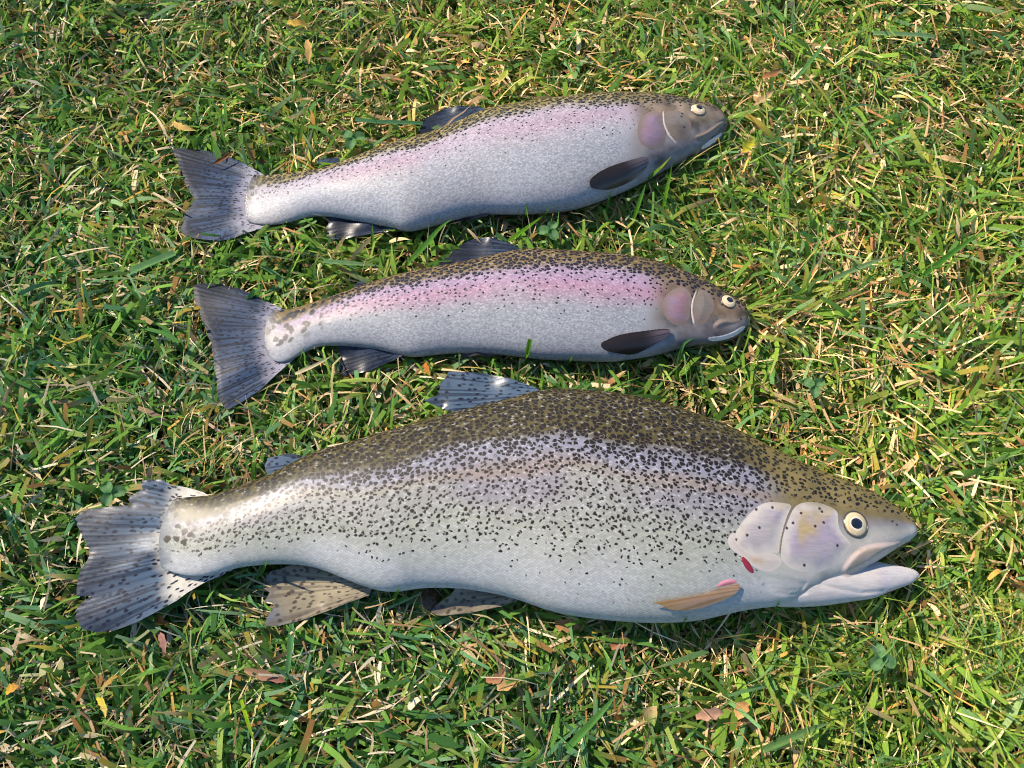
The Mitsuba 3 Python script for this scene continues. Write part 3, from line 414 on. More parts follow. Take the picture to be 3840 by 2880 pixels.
def fin_mesh(d, surf=None, ripple=.00007, waves=2600.0, wobble=.0012, step=.0013, thick=.0006):
    o, f = np.array(d['o'], float) / 1000.0, mm(d['f'])
    if o.shape[1] == 2:
        for _ in range(3):
            o = np.stack([o * .75 + np.roll(o, -1, 0) * .25, o * .25 + np.roll(o, -1, 0) * .75], 1).reshape(-1, 2)
    poly = Polygon(o[:, :2]).buffer(0)
    if poly.geom_type != 'Polygon':
        poly = max(poly.geoms, key=lambda g: g.area)
    pts, tri, n = plane_points(poly, step)
    v = pts - f[:2]
    r = np.hypot(v[:, 0], v[:, 1])
    ang = np.unwrap(np.arctan2(v[:, 1], v[:, 0])) if len(v) < 2 else (np.arctan2(v[:, 1], v[:, 0]) % (2 * np.pi))
    across = ang * np.median(r)
    along = r - r.min()
    if o.shape[1] == 3:                                                      # frayed ray tips
        fray = (meshkit.noise(np.column_stack([across * 420, across * 0, across * 0]), 4) - .62) * .0034 * np.maximum(0, along / along.max() - .3) ** 1.5
        pts = pts + v / r[:, None] * fray[:, None]
    if o.shape[1] == 3:
        w = 1 / (((pts[:, None] - o[None, :, :2]) ** 2).sum(-1) + 4e-6)
        z = (w * o[:, 2]).sum(1) / w.sum(1)
    else:
        z = surf(pts[:, 0], pts[:, 1])
        ok = np.isfinite(z)
        z[~ok] = z[ok][cKDTree(pts[ok]).query(pts[~ok])[1]]
        z = z + .0016 + .0012 * np.minimum(along / along.max(), 1)
    grow = np.minimum(along / (.4 * along.max()), 1)
    z = z + ripple * grow * np.sin(across * waves + 2 * np.sin(along * 60)) + wobble * grow * (meshkit.fbm(np.column_stack([across * 55, along * 22, pts[:, 0] * 0]), 2, 5) - .5) * 2
    edge = shapely.distance(shapely.points(pts), poly.exterior)
    th = thick * (.35 + .65 * np.minimum(edge / .004, 1)) * (1 + .2 * np.maximum(0, 1 - along / (.25 * along.max())))
    mesh = solid(pts, tri, n, z + th / 2, z - th / 2)
    uv = np.column_stack([across, along])
    return mesh, rim_uv(uv, n), poly, (pts, z - th / 2)


def disc_mesh(cx, cy, rx, ry, zfun, rings=10, n=40):
    rr = np.linspace(0, 1, rings + 1)[1:]
    a = np.arange(n) * 2 * np.pi / n
    x = np.concatenate([[cx], (cx + rx * rr[:, None] * np.cos(a)).ravel()])
    y = np.concatenate([[cy], (cy + ry * rr[:, None] * np.sin(a)).ravel()])
    q = np.concatenate([[0], np.repeat(rr, n)])
    z = zfun(x, y, q)
    F = [[0, 1 + j, 1 + (j + 1) % n] for j in range(n)]
    for i in range(rings - 1):
        for j in range(n):
            k, m = 1 + i * n, 1 + (i + 1) * n
            F += [[k + j, m + j, m + (j + 1) % n], [k + j, m + (j + 1) % n, k + (j + 1) % n]]
    return (np.column_stack([x, y, z]), np.array(F)), np.column_stack([q, q * 0])


def ring_tube(cx, cy, rx, ry, zfun, rad, n=48, m=8):
    a, b = np.arange(n) * 2 * np.pi / n, np.arange(m) * 2 * np.pi / m
    R = 1 + rad / rx * np.cos(b)[None]
    X, Y = cx + rx * np.cos(a)[:, None] * R, cy + ry * np.sin(a)[:, None] * R
    Z = zfun(cx + rx * np.cos(a), cy + ry * np.sin(a))[:, None] + rad * np.sin(b)[None]
    i, j = np.meshgrid(np.arange(n), np.arange(m), indexing='ij')
    q = lambda i_, j_: (i_ % n) * m + j_ % m
    return np.stack([X, Y, Z], -1).reshape(-1, 3), np.stack([q(i, j), q(i + 1, j), q(i + 1, j + 1), q(i, j + 1)], -1).reshape(-1, 4)


UNDER = []                    # (points xy, z of the underside): what presses the grass down
SPOTBROWN = (.012, .008, .006)
BIGP = dict(seed=1, root=(.15, .17, .19), painted_sheen=(.27, .275, .35), painted_sheen_a=.75, belly=(.50, .51, .51), low=(.38, .39, .335), flank=(.285, .27, .30), stripe=(.30, .215, .155), stripe_v=.22, stripe_w=.2, stripe_a=.8, tint=(.40, .42, .34),
            back=(.10, .08, .026), back_v0=.42, back_v1=.62, head=(.20, .155, .055), head_a=.95, head_t=.80, chin=(.52, .48, .43), scale=.0019, glitter=.24, painted_glint=(.56, .56, .60), painted_glint_a=.45,
            spot_f=310., spot_v=.28, r_flank=.28, r_back=.46, keep=.95, fade0=-.95, fade1=-.35, warp=.0022, spot=SPOTBROWN, spot_a=1.0, tail_t=.06)
F2P = dict(seed=2, root=(.09, .10, .14), painted_sheen=(.36, .28, .42), painted_sheen_a=.5, belly=(.37, .385, .42), low=(.33, .35, .39), flank=(.35, .30, .35), stripe=(.42, .245, .345), stripe_v=.18, stripe_w=.60, stripe_a=.9, tint=(.37, .41, .45),
           back=(.19, .135, .05), back_v0=.46, back_v1=.74, head=(.165, .115, .06), head_a=.9, head_t=.80, mottle=.9, head_small=.0, head_sv=.0, head_v=-1.0, chin=(.19, .17, .17), scale=.0014, glitter=.42, painted_glint=(.66, .55, .58), painted_glint_a=.4,
           spot_f=300., spot_v=.48, r_flank=.26, r_back=.46, keep=.45, fade0=-.75, fade1=.2, warp=.0016, spot=(.010, .009, .016), spot_a=1.0, tail_t=.13)
F1P = dict(seed=3, root=(.09, .10, .14), painted_sheen=(.42, .36, .44), painted_sheen_a=.4, belly=(.40, .40, .42), low=(.36, .375, .42), flank=(.40, .375, .41), stripe=(.45, .31, .385), stripe_v=.28, stripe_w=.5, stripe_a=.8, tint=(.41, .44, .51),
           back=(.24, .19, .06), back_v0=.50, back_v1=.80, head=(.18, .13, .065), head_a=.85, head_t=.80, mottle=.9, head_small=.0, head_sv=.15, head_v=-1.0, chin=(.21, .19, .19), scale=.0014, glitter=.42, painted_glint=(.70, .62, .58), painted_glint_a=.4,
           spot_f=310., spot_v=.58, r_flank=.22, r_back=.45, keep=.36, fade0=-.45, fade1=.3, warp=.0016, spot=(.010, .009, .011), spot_a=1.0, tail_t=.03)


def plate_fn(c0, c1, c2, lip, f=60., spot=None, crown=(.20, .155, .055), v0=.04, v1=.34):
    """Pearly bone: drifting lilac, silver and gold with a few round freckles."""
    def fn(p, n, uv):
        a, b = fbm(p.x * f, p.y * f, 2), fbm(p.x * f * 1.3 + 9, p.y * f + 5, 6)
        c = mix(mix(c0, c1, smoothstep(.35, .65, a)), c2, smoothstep(.5, .75, b))
        c = c * (.66 + .14 * noise(p.x * 240, p.y * 1200))
        c = mix(lip, c, smoothstep(.0, .008, uv.x + .006 * (fbm(p.x * 200, p.y * 200, 15) - .5)))
        c = mix(c, tuple(.73 * q for q in crown), smoothstep(v0, v1, uv.y + .12 * (fbm(p.x * 90, p.y * 90, 8) - .5)))
        if spot:
            d1, d2, w = voronoi(p.x * 95, p.y * 95)
            c = mix(c, spot, (1 - smoothstep(.06, .12, d1)) * smoothstep(.5, .55, w))
        return c
    return fn


def iris_fn(p, n, uv):
    c = mix((.64, .52, .32), (.50, .36, .18), fbm(p.x * 900, p.y * 900, 4))
    c = mix(c, (.10, .08, .06), smoothstep(.86, .98, uv.x))
    return mix(c, (.70, .62, .48), smoothstep(.35, .5, uv.x) * (1 - smoothstep(.5, .62, uv.x)))


PEARL = dict(
    pearl_big=wet(proc(plate_fn((.42, .36, .43), (.46, .42, .42), (.50, .38, .19), (.47, .43, .38), 44., (.04, .03, .03))), .30, .08, 1.36),
    pearl_gold=wet(proc(plate_fn((.44, .34, .23), (.48, .40, .35), (.46, .32, .28), (.44, .36, .32), 60.)), .30, .03, 1.36),
    pearl_pale=wet(proc(plate_fn((.46, .39, .35), (.48, .43, .40), (.46, .32, .15), (.45, .40, .36), 40.)), .30, .03, 1.36),
    pearl_pink=wet(proc(plate_fn((.34, .19, .22), (.31, .22, .29), (.38, .24, .17), (.19, .14, .12), 70., None, (.165, .115, .06), .42, .7)), .30, .12, 1.36),
    bone_dusky=wet(proc(plate_fn((.19, .15, .12), (.23, .20, .18), (.22, .17, .15), (.18, .14, .11), 90., (.03, .03, .04), (.165, .115, .06), .35, .65)), .30, .08, 1.36),
    jaw_white=wet(proc(plate_fn((.60, .57, .56), (.60, .55, .53), (.56, .52, .56), (.6, .56, .56), 40.)), .30, .0, 1.36),
    gum_red={'type': 'principled', 'base_color': {'type': 'rgb', 'value': [.22, .02, .035]}, 'roughness': .3, 'eta': 1.5},
    gum_pink={'type': 'principled', 'base_color': {'type': 'rgb', 'value': [.55, .22, .27]}, 'roughness': .35, 'eta': 1.5},
    eye_pale=wet(proc(iris_fn), .15, .1, 1.5, 1., .99),
    eye_black=wet({'type': 'rgb', 'value': [.006, .009, .02]}, .14, .0, 1.45, 1., .99),
    crease_brown=wet({'type': 'rgb', 'value': [.16, .12, .08]}, .35, .0, 1.5),
    eye_rim=wet({'type': 'rgb', 'value': [.05, .045, .04]}, .3, .0, 1.5),
    fin_blue=wet(proc(fin_fn((.105, .165, .25), (.018, .03, .06), (.008, .011, .022), (.055, .075, .11))), .28, .0, 1.33, .1, .95),
    fin_pale=wet(proc(fin_fn((.105, .165, .25), (.018, .03, .06), (.008, .011, .022), (.055, .075, .11), root=((.46, .44, .38), .036, .052))), .28, .0, 1.33, .1, .95),
    fin_navy=wet(proc(fin_fn((.055, .08, .13), (.008, .011, .020), (.006, .008, .014), (.022, .030, .055), .7, 1100., (420., 200.), (.02, .05))), .28, .0, 1.33, .1, .95),
    fin_slate=wet(proc(fin_fn((.060, .10, .19), (.006, .010, .022), (.004, .006, .010), (.022, .030, .05), .9, 1100., (420., 200.), (.05, .08), root=((.26, .25, .30), .020, .038))), .28, .0, 1.33, .1, .95),
    fin_amber=wet(proc(fin_fn((.72, .44, .27), (.46, .24, .05), (.05, .03, .02), (.62, .36, .08), .0, 1100., (150., 150.), (.03, .07))), .30, .0, 1.36),
    fin_buff=wet(proc(fin_fn((.42, .36, .24), (.18, .15, .11), (.03, .024, .022), (.14, .17, .23), .8, 800., (300., 170.), (.052, .078))), .22, .0, 1.36, .2),
    fin_umber=wet(proc(fin_fn((.20, .15, .16), (.035, .024, .028), (.06, .05, .05), (.05, .032, .022), .0, 900., (150., 150.), (.004, .025))), .30, .0, 1.36),
)
scene.update(PEARL)


def build_trout(key, L, P, H, FD, mats, res, bodyname, jaw=None):
    lofts = [L] + ([jaw] if jaw else [])

    def surf(x, y):
        with np.errstate(all='ignore'):
            s = [l.height(x, y) for l in lofts]
            out = s[0]
            for q in s[1:]:
                out = np.where(np.isnan(out), q, np.where(np.isnan(q), out, np.maximum(out, q)))
        return out
    grooves = [(g, .0007, .0011) for g in H.get('folds', [])]
    mesh, uv, half = loft_mesh(L, *res, grooves=grooves, root=.004)
    P = {**P, 'x0': float(L.x0), 'x1': float(L.x1), 'half': half}
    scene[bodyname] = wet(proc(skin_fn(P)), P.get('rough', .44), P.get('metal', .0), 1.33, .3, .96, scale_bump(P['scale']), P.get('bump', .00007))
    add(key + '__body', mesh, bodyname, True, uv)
    lo = mesh[0][mesh[0][:, 2] < np.interp(mesh[0][:, 0], np.linspace(L.x0, L.x1, 50), L.section(np.linspace(L.x0, L.x1, 50))[3]) + .002]
    UNDER.append((lo[:, :2], lo[:, 2]))
    if jaw:
        jm, juv, _ = loft_mesh(jaw, 120, 90, [(H['jawline'], .0008, .0012)] + grooves)
        UNDER.append((jm[0][jm[0][:, 2] < .040][:, :2], jm[0][jm[0][:, 2] < .040][:, 2]))
        add(key + '__lower_jaw', jm, 'jaw_white', True, np.tile([[.02, -.9]], (len(jm[0]), 1)))
    for part in ('tail', 'anal', 'pelvic', 'dorsal', 'adipose', 'pectoral'):
        if part in FD:
            m, fuv, poly, under = fin_mesh(FD[part], surf, ripple=.00004 if part == 'pectoral' else .00007, wobble=.0004 if part in ('pectoral', 'adipose') else .0012)
            add(f'{key}__{part}_fin', m, mats[part], True, fuv)
            if part != 'pectoral':
                UNDER.append(under)
    # head
    for name, kw in (('gillback', dict(raise_=.0003, rim=.006)), ('gill', dict(raise_=.0007, rim=.009, dome=.0003)), ('cheek', dict(raise_=.0005, rim=.009, dome=.0003)),
                     ('crease', dict(raise_=.0002, rim=.0006)), ('lip', dict(raise_=.0012, rim=.002, sink=.0004)), ('maxilla', dict(raise_=.0018, rim=.004)), ('slit', dict(raise_=.0004, rim=.001)), ('pink', dict(raise_=.0006, rim=.0015))):
        if name in H:
            m, puv = plate(H[name], surf, L=L, step=.0004 if name == 'crease' else .0009, **kw)
            part = dict(lip='lower_jaw', crease='gill_crease', gillback='gill_membrane', gill='gill_cover', cheek='cheek_plate', maxilla='jaw_bone', slit='gill_slit', pink='fin_socket')[name]
            add(f'{key}__{part}', m, mats[name], True, puv)
    ex, ey, ez, rx, ry = mm(H['eye'])
    flat = lambda x, y: surf(np.full_like(x, ex), np.full_like(y, ey)) + (surf(np.full_like(x, ex + .004), y * 0 + ey) - surf(np.full_like(x, ex - .004), y * 0 + ey)) / .008 * (x - ex) \
        + (surf(x * 0 + ex, y * 0 + ey + .004) - surf(x * 0 + ex, y * 0 + ey - .004)) / .008 * (y - ey)
    dome = lambda x, y, q: flat(x, y) - .0006 + .36 * rx * (np.sqrt(np.maximum(0, 1 - (.97 * q) ** 2)))
    dm, duv = disc_mesh(ex, ey, rx, ry, dome)
    add(key + '__eye', dm, 'eye_pale', True, duv)
    px, py, _, pr, ps = mm(H['pupil'])
    qq = lambda x, y: np.hypot((x - ex) / rx, (y - ey) / ry)
    pm, _ = disc_mesh(px, py, pr, ps, lambda x, y, q: dome(x, y, qq(x, y)) + .0005 - .0005 * q ** 4)
    add(key + '__eye__pupil', pm, 'eye_black')
    for w_ in H.get('nostril', []):
        nm, nuv = plate(w_, surf, .00005, .0005, L, step=.0003)
        add(key + '__nostril', nm, 'eye_rim', True, nuv)
    add(key + '__eye__rim', ring_tube(ex, ey, rx * 1.03, ry * 1.03, lambda x, y: flat(x, y) - .0001, (.0005 if rx > .008 else .0004)), 'eye_rim')


BIGM = dict(tail='fin_pale', anal='fin_buff', pelvic='fin_buff', dorsal='fin_blue', adipose='fin_blue', pectoral='fin_amber', gill='pearl_big', gillback='pearl_pale', cheek='pearl_big',
            maxilla='pearl_gold', slit='gum_red', pink='gum_pink', crease='crease_brown')
SMALLM = dict(lip='jaw_white', tail='fin_slate', anal='fin_navy', pelvic='fin_umber', dorsal='fin_navy', adipose='fin_navy', pectoral='fin_umber', gill='pearl_pink', cheek='bone_dusky', maxilla='bone_dusky', crease='pearl_pale')
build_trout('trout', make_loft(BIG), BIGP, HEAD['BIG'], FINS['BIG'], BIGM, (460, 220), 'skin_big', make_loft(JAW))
build_trout('trout_001', make_loft(F2), F2P, HEAD['F2'], FINS['F2'], SMALLM, (360, 160), 'skin_middle')
build_trout('trout_002', make_loft(F1), F1P, HEAD['F1'], FINS['F1'], SMALLM, (360, 160), 'skin_upper')
say('trout', 'large deep-bodied spotted trout with open mouth, nearest and lowest of the three', 'fish', 'trout laid side by side on the grass')
say('trout_001', 'smaller pink-sided trout with closed mouth lying in the middle between the other two', 'fish', 'trout laid side by side on the grass')
say('trout_002', 'smaller silver-blue trout with a split tail, uppermost and farthest of the three', 'fish', 'trout laid side by side on the grass')
labels['trout__pectoral_fin'] = {'label': 'amber pectoral fin folded on the white belly'}
labels['trout__gill_slit'] = {'label': 'dark red gill opening behind the gill cover'}


# ---------------------------------------------------------------- lawn
# what lies on the lawn, as a height map of undersides: blades below it are pressed flat
GX0, GY0, GD = -.45, -.35, .001
NXG, NYG = 900, 800
press = np.full((NXG, NYG), 9.0)
for pts, z in UNDER:
    i, j = ((pts[:, 0] - GX0) / GD).astype(int), ((pts[:, 1] - GY0) / GD).astype(int)
    for di in (-1, 0, 1):
        for dj in (-1, 0, 1):
            np.minimum.at(press, (np.clip(i + di, 0, NXG - 1), np.clip(j + dj, 0, NYG - 1)), z)


def ceiling(x, y):
    i, j = ((x - GX0) / GD).astype(int), ((y - GY0) / GD).astype(int)
    ok = (i >= 0) & (i < NXG) & (j >= 0) & (j < NYG)
    return np.where(ok, press[np.clip(i, 0, NXG - 1), np.clip(j, 0, NYG - 1)], 9.0)


def blades(n, area, zlo, zhi, length, width, e0, e1, rows, palette, tips, blunt, r, tuft=0.6, patchy=0):
    """n curved blades as one vertex array: base points, bending from elevation e0 to e1 (degrees), coloured from palette (weight, colour)."""
    x0, x1, y0, y1, hole = area
    bx, by = r.uniform(x0, x1, n), r.uniform(y0, y1, n)
    if hole:
        keep = ~((bx > hole[0]) & (bx < hole[1]) & (by > hole[2]) & (by < hole[3]))
        bx, by = bx[keep], by[keep]
        n = len(bx)
    if patchy:
        dens = meshkit.fbm(np.column_stack([bx * 8, by * 8, bx * 0 + patchy]), 3, 21)
        keep = r.random(n) < np.clip((dens - .30) * 3.2, .12, 1)
        bx, by = bx[keep], by[keep]
        n = len(bx)
    P2 = np.column_stack([bx, by, np.zeros(n)])
    az = r.uniform(0, 2 * np.pi, n)
    field = meshkit.fbm(P2 * 9, 2, 3) * 4 * np.pi
    az = np.where(r.random(n) < tuft, field + r.normal(0, .7, n), az)
    Lh = r.uniform(*length, n) * (.75 + .5 * meshkit.noise(P2 * 14, 8))
    w = r.uniform(*width, n)
    a0, a1 = np.radians(r.uniform(*e0, n)), np.radians(r.uniform(*e1, n))
    s = np.linspace(0, 1, rows)
    el = a0[:, None] + (a1 - a0)[:, None] * s ** 1.3
    turn = az[:, None] + r.normal(0, .35, n)[:, None] * s
    st = Lh[:, None] / (rows - 1)
    dx, dy, dz = np.cos(el) * np.cos(turn) * st, np.cos(el) * np.sin(turn) * st, np.sin(el) * st
    cum = lambda d, b: b[:, None] + np.concatenate([np.zeros((n, 1)), np.cumsum(d[:, :-1], 1)], 1)
    bz = r.uniform(zlo, zhi, n)
    C = np.stack([cum(dx, bx), cum(dy, by), np.maximum(cum(dz, bz), .0015)], -1)
    roll = r.normal(0, .55, n)[:, None] + r.normal(0, .5, n)[:, None] * s
    side = np.stack([-np.sin(turn), np.cos(turn), 0 * turn], -1)
    upv = np.stack([-np.sin(el) * np.cos(turn), -np.sin(el) * np.sin(turn), np.cos(el)], -1)
    W = side * np.cos(roll)[..., None] + upv * np.sin(roll)[..., None]
    isblunt = r.random(n) < blunt
    taper = np.where(isblunt[:, None], 1 - .25 * s ** 2, (1 - s ** 2.2) * .97 + .03) * (.7 + .3 * np.minimum(s * 5, 1))
    hw = w[:, None] / 2 * taper
    V = np.stack([C - W * hw[..., None], C + W * hw[..., None]], 2)               # n, rows, 2, 3
    top = ceiling(V[..., 0], V[..., 1]) - .0012
    V[..., 2] = np.minimum(V[..., 2], np.maximum(top, .001))
    wts = np.array([p[0] for p in palette], float)
    patch = meshkit.fbm(P2 * 7 + 31, 3, 11)
    pick = r.choice(len(palette), n, p=wts / wts.sum())
    col = np.array([p[1] for p in palette])[pick]
    sunlit_dry = np.clip((meshkit.fbm(P2 * 3.5 + 5, 3, 31) - .5) * 2.2 + .5 + .9 * bx, 0, 1)[:, None]      # drier, yellower lawn, with sunlit brightness towards the right painted into the blades
    col = col * (np.array([.88, .92, 1.0]) * (1 - sunlit_dry) + np.array([1.36, 1.16, .98]) * sunlit_dry)
    col = col * r.uniform(.75, 1.25, (n, 1)) * (.85 + .3 * patch[:, None])
    tipc = np.array(tips)[r.integers(0, len(tips), n)] * r.uniform(.7, 1.2, (n, 1))
    mixw = (r.random(n) < .28)[:, None] * np.clip((s - r.uniform(.4, .9, n)[:, None]) * 5, 0, 1)
    Cc = col[:, None] * (1 - mixw[..., None]) + tipc[:, None] * mixw[..., None]
    Cc = np.repeat(Cc[:, :, None], 2, 2)
    k = np.arange(n)[:, None] * rows * 2 + np.arange(rows - 1)[None] * 2
    F = np.stack([k, k + 1, k + 3, k + 2], -1).reshape(-1, 4)
    return V.reshape(-1, 3), F, np.clip(Cc, 0, 1).reshape(-1, 3)


def merge(parts):
    V, F, C, at = [], [], [], 0
    for v, f, c in parts:
        V.append(v); F.append(f + at); C.append(c); at += len(v)
    return (np.vstack(V), np.vstack(F)), np.vstack(C)


GREEN = [(3.4, (.145, .30, .050)), (2.6, (.100, .245, .060)), (2.6, (.20, .37, .065)), (1.6, (.135, .30, .125)), (1.6, (.31, .42, .10)), (1.0, (.24, .39, .18))]
DRY = [(3, (.58, .45, .26)), (2, (.40, .27, .14)), (2.6, (.68, .57, .37)), (.8, (.28, .16, .08)), (.5, (.55, .34, .09)), (1.2, (.48, .46, .20))]
TIPS = [(.46, .34, .17), (.34, .18, .07), (.42, .32, .06)]
NEAR = (-.66, .66, -.42, .66, None)
FAR = (-2.4, 2.4, -2.0, 2.6, (-.66, .66, -.42, .66))
AR = (NEAR[1] - NEAR[0]) * (NEAR[3] - NEAR[2])
FR = 4.8 * 4.6 - AR
g = np.random.default_rng
lawn = [
    blades(900, (.19, .40, -.30, -.12, None), 0, .004, (.045, .085), (.0009, .0018), (35, 70), (-25, 10), 7, GREEN[2:5], TIPS, .1, g(15), .95),
    blades(260, (-.42, -.16, .25, .42, None), 0, .004, (.045, .080), (.0012, .0022), (35, 70), (-25, 10), 7, GREEN, TIPS, .1, g(16), .8),
    blades(500, (.10, .45, .05, .38, None), 0, .004, (.040, .080), (.0010, .0022), (30, 70), (-25, 10), 7, GREEN, TIPS, .1, g(17), .6),
    blades(int(36000 * AR), NEAR, 0, .004, (.020, .046), (.0015, .0046), (25, 78), (-30, 40), 5, GREEN, TIPS, .5, g(11)),
    blades(int(34000 * AR), NEAR, .002, .022, (.012, .042), (.0014, .0048), (-5, 40), (-35, 12), 4, GREEN, TIPS, .55, g(12)),
    blades(int(5000 * AR), NEAR, .006, .018, (.014, .030), (.0040, .0070), (5, 50), (-30, 30), 5, GREEN[:3], TIPS, .2, g(13)),
    blades(int(9000 * (FR + AR)), FAR, 0, .006, (.03, .055), (.004, .008), (30, 80), (-20, 45), 3, GREEN, TIPS, .5, g(14)),
]
dry = [
    blades(int(52000 * AR), NEAR, .001, .023, (.010, .038), (.0007, .0022), (-10, 35), (-35, 20), 4, DRY, TIPS, .4, g(21), .3, 1.5),
    blades(int(8000 * AR), NEAR, .008, .024, (.008, .022), (.0020, .0050), (-15, 45), (-60, 40), 5, DRY, TIPS, .3, g(22), .2, 1.5),
    blades(int(9000 * AR), NEAR, 0, .012, (.025, .055), (.0007, .0014), (15, 75), (-30, 40), 5, DRY, TIPS, .2, g(23), .3, 4.5),
    blades(int(4000 * (FR + AR)), FAR, .004, .02, (.02, .05), (.003, .006), (-5, 40), (-30, 20), 3, DRY, TIPS, .5, g(24), .3),
]
scene['leaf_live'] = {'type': 'principledthin', 'base_color': {'type': 'mesh_attribute', 'name': 'vertex_color'}, 'roughness': .40, 'diff_trans': .9, 'eta': 1.3}
scene['leaf_dry'] = {'type': 'principledthin', 'base_color': {'type': 'mesh_attribute', 'name': 'vertex_color'}, 'roughness': .6, 'diff_trans': .35, 'eta': 1.3}
m, c = merge(lawn)
scene['grass'] = mikit.ply(m, 'leaf_live', smooth=True, color=c)
m, c = merge(dry)
scene['dry_grass_clippings'] = mikit.ply(m, 'leaf_dry', smooth=True, color=c)
say('grass', 'short mown green grass that the trout lie on', 'grass', kind='stuff')
say('dry_grass_clippings', 'dry tan and brown clippings strewn through the green grass', 'clippings', kind='stuff')

# the ground below the lawn, one sheet to the horizon
def soil(p, n, uv):
    far = smoothstep(1.6, 2.6, dr.sqrt(p.x * p.x + p.y * p.y))
    k = fbm(p.x * 60, p.y * 60)
    near = mix((.022, .017, .010), (.05, .04, .022), smoothstep(.4, .7, k))
    lawn_ = mix((.055, .085, .022), (.10, .105, .04), fbm(p.x * 3, p.y * 3, 3))
    return mix(near, lawn_, far)


scene['soil'] = {'type': 'diffuse', 'reflectance': proc(soil)}
xs = np.unique(np.concatenate([np.linspace(-3, 3, 61), np.array([-600, -200, -60, -20, -7, 7, 20, 60, 200, 600.])]))
gx, gy = np.meshgrid(xs, xs, indexing='ij')
gz = (meshkit.fbm(np.stack([gx * 2, gy * 2, gx * 0], -1), 3) - .6) * .006 * (np.hypot(gx, gy) < 4)
k = np.arange(len(xs) - 1)
ki, kj = np.meshgrid(k, k, indexing='ij')
q = lambda i, j: i * len(xs) + j
scene['ground'] = mikit.ply((np.stack([gx, gy, gz], -1).reshape(-1, 3), np.stack([q(ki, kj), q(ki + 1, kj), q(ki + 1, kj + 1), q(ki, kj + 1)], -1).reshape(-1, 4)), 'soil', smooth=True)
say('ground', 'dark soil under the lawn', kind='structure')


# ---------------------------------------------------------------- single blades, straws and leaves that stand out
def leaf_mesh(pts, w, blunt, fold, ca, cb, dryleaf, r):
    pts = mm(pts)
    d = np.concatenate([[0], np.cumsum(np.linalg.norm(np.diff(pts, axis=0), axis=1))])
    n = 13
    s = np.linspace(0, 1, n)
    C = np.stack([PchipInterpolator(d / d[-1], pts[:, k])(s) for k in range(3)], 1)
    t = np.gradient(C, axis=0)
    t /= np.linalg.norm(t, axis=1, keepdims=True)
    side = np.cross(t, [0, 0, 1.0])
    side /= np.linalg.norm(side, axis=1, keepdims=True) + 1e-9
    upv = np.cross(side, t)
    tw = (r.normal(0, .35) + r.normal(0, .5) * s)[:, None] if dryleaf else (r.normal(0, .15) + 0 * s)[:, None]
    side, upv = side * np.cos(tw) + upv * np.sin(tw), upv * np.cos(tw) - side * np.sin(tw)
    if blunt:
        prof = 1 - .12 * s
    elif dryleaf:
        prof = np.sin(np.pi * np.clip(s * .93 + .06, 0, 1)) ** .6 * (1 + .2 * np.sin(s * 17 + r.uniform(0, 6)))
    else:
        prof = (1 - s ** 3) * (.75 + .25 * np.minimum(1, s * 5)) + .03
    hw = (w / 2000 * prof)[:, None]
    off = np.array([-1, -.5, 0, .5, 1])
    lift = fold * (np.abs(off) - .5 if not dryleaf else off ** 2 - .5)
    V = C[:, None] + side[:, None] * (off[None, :, None] * hw[:, None]) + upv[:, None] * (lift[None, :, None] * hw[:, None])
    if dryleaf:
        V = V + .0007 * (meshkit.noise(V * 260, 3) - .5)[..., None]
    m = len(off)
    i, j = np.meshgrid(np.arange(n - 1), np.arange(m - 1), indexing='ij')
    F = np.stack([i * m + j, (i + 1) * m + j, (i + 1) * m + j + 1, i * m + j + 1], -1).reshape(-1, 4)
    col = np.array(ca) * (1 - s[:, None] ** 1.5) + np.array(cb) * s[:, None] ** 1.5
    col = col[:, None] * (1 - .18 * (np.abs(off)[None, :, None] < .1)) * (.85 + .3 * meshkit.noise(V * 400, 6))[..., None]
    return (V.reshape(-1, 3), F), np.clip(col.reshape(-1, 3), 0, 1)


r = np.random.default_rng(5)
for name, cat, label, ca, cb, w, pts, blunt, fold in ITEMS:
    dl = name in ('dry_leaf', 'broad_leaf')
    mesh, col = leaf_mesh(pts, w * (.78 if name == 'dry_leaf' else 1), blunt, fold, ca, cb, dl, r)
    key = add(name, mesh, 'leaf_dry' if name in ('dry_leaf', 'straw') else 'leaf_live', True, None, col)
    say(key, label, cat)


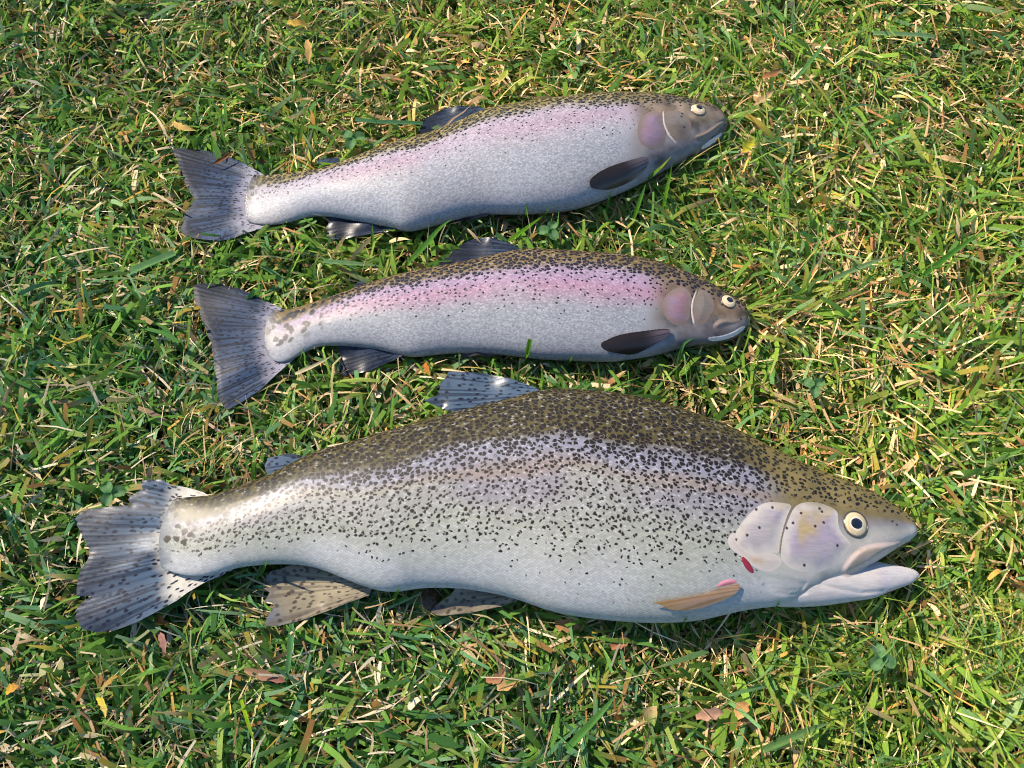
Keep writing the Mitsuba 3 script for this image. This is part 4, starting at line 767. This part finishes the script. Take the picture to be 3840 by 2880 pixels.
def clover(key, c, size, turn, label):
    x, y, z = mm(c)
    for k in range(3):
        a = turn + k * 2 * np.pi / 3
        u, v = np.meshgrid(np.linspace(0, 1, 9), np.linspace(-1, 1, 7), indexing='ij')
        half = size * .42 * np.sqrt(np.maximum(0, 1 - (2 * (u - .5)) ** 2)) * np.where(u > .5, 1, .95)
        X, Y = u * size * (1 - .1 * (np.abs(v) < .2) * (u > .95)), v * half
        Z = z + .0025 * np.abs(v) - .002 * u ** 2 + .0006 * k
        P = np.stack([x + X * np.cos(a) - Y * np.sin(a), y + X * np.sin(a) + Y * np.cos(a), Z], -1).reshape(-1, 3)
        i, j = np.meshgrid(np.arange(8), np.arange(6), indexing='ij')
        F = np.stack([i * 7 + j, (i + 1) * 7 + j, (i + 1) * 7 + j + 1, i * 7 + j + 1], -1).reshape(-1, 4)
        pale = np.exp(-((u - .55) / .12) ** 2)[..., None] * .5
        col = (np.array([.12, .26, .10]) * (1 - pale) + np.array([.24, .36, .2]) * pale).reshape(-1, 3)
        add(key + '__leaflet', (P, F), 'leaf_live', True, None, col)
    tube = trimesh.creation.cylinder(.0006, segment=[[x, y, z - .0008], [x + .004, y + .003, .002]], sections=6)
    add(key + '__stem', tube, 'leaf_live', False, None, np.tile([.12, .24, .06], (len(tube.vertices), 1)))
    say(key, label, 'clover')


for i, (c, t, s, lab) in enumerate(zip(CLOVER, (.4, 1.7, 1.1, 2.6, .2), (.011, .010, .010, .009, .010),
        ('three-leaved clover above the back of the uppermost trout', 'clover leaf below and right of the largest head', 'clover leaf between the bellies and backs of the upper two trout',
         'clover leaf right of the back of the largest trout', 'clover leaf at the left between the two lower tails'))):
    clover('clover' if i == 0 else f'clover_{i:03d}', c, s, t, lab)

# wet dark clod beside the pelvic fin of the large trout
cl = trimesh.creation.icosphere(4, 1.0)
v = cl.vertices * mm([6.5, 9.5, 6.0])
v = v * (1 + .55 * (meshkit.fbm(cl.vertices * 2.6, 4, 3) - .5)[:, None])
scene['wet_mud'] = wet(proc(lambda p, n, uv: mix((.02, .012, .008), (.11, .055, .025), fbm(p.x * 500, p.y * 500, p.z * 500))), .2, .0, .8)
add('mud_clod', (v + mm(CLOD) - [0, 0, .003], cl.faces), 'wet_mud', True)
say('mud_clod', 'wet dark brown clod between the belly and pelvic fin of the largest trout', 'clod')
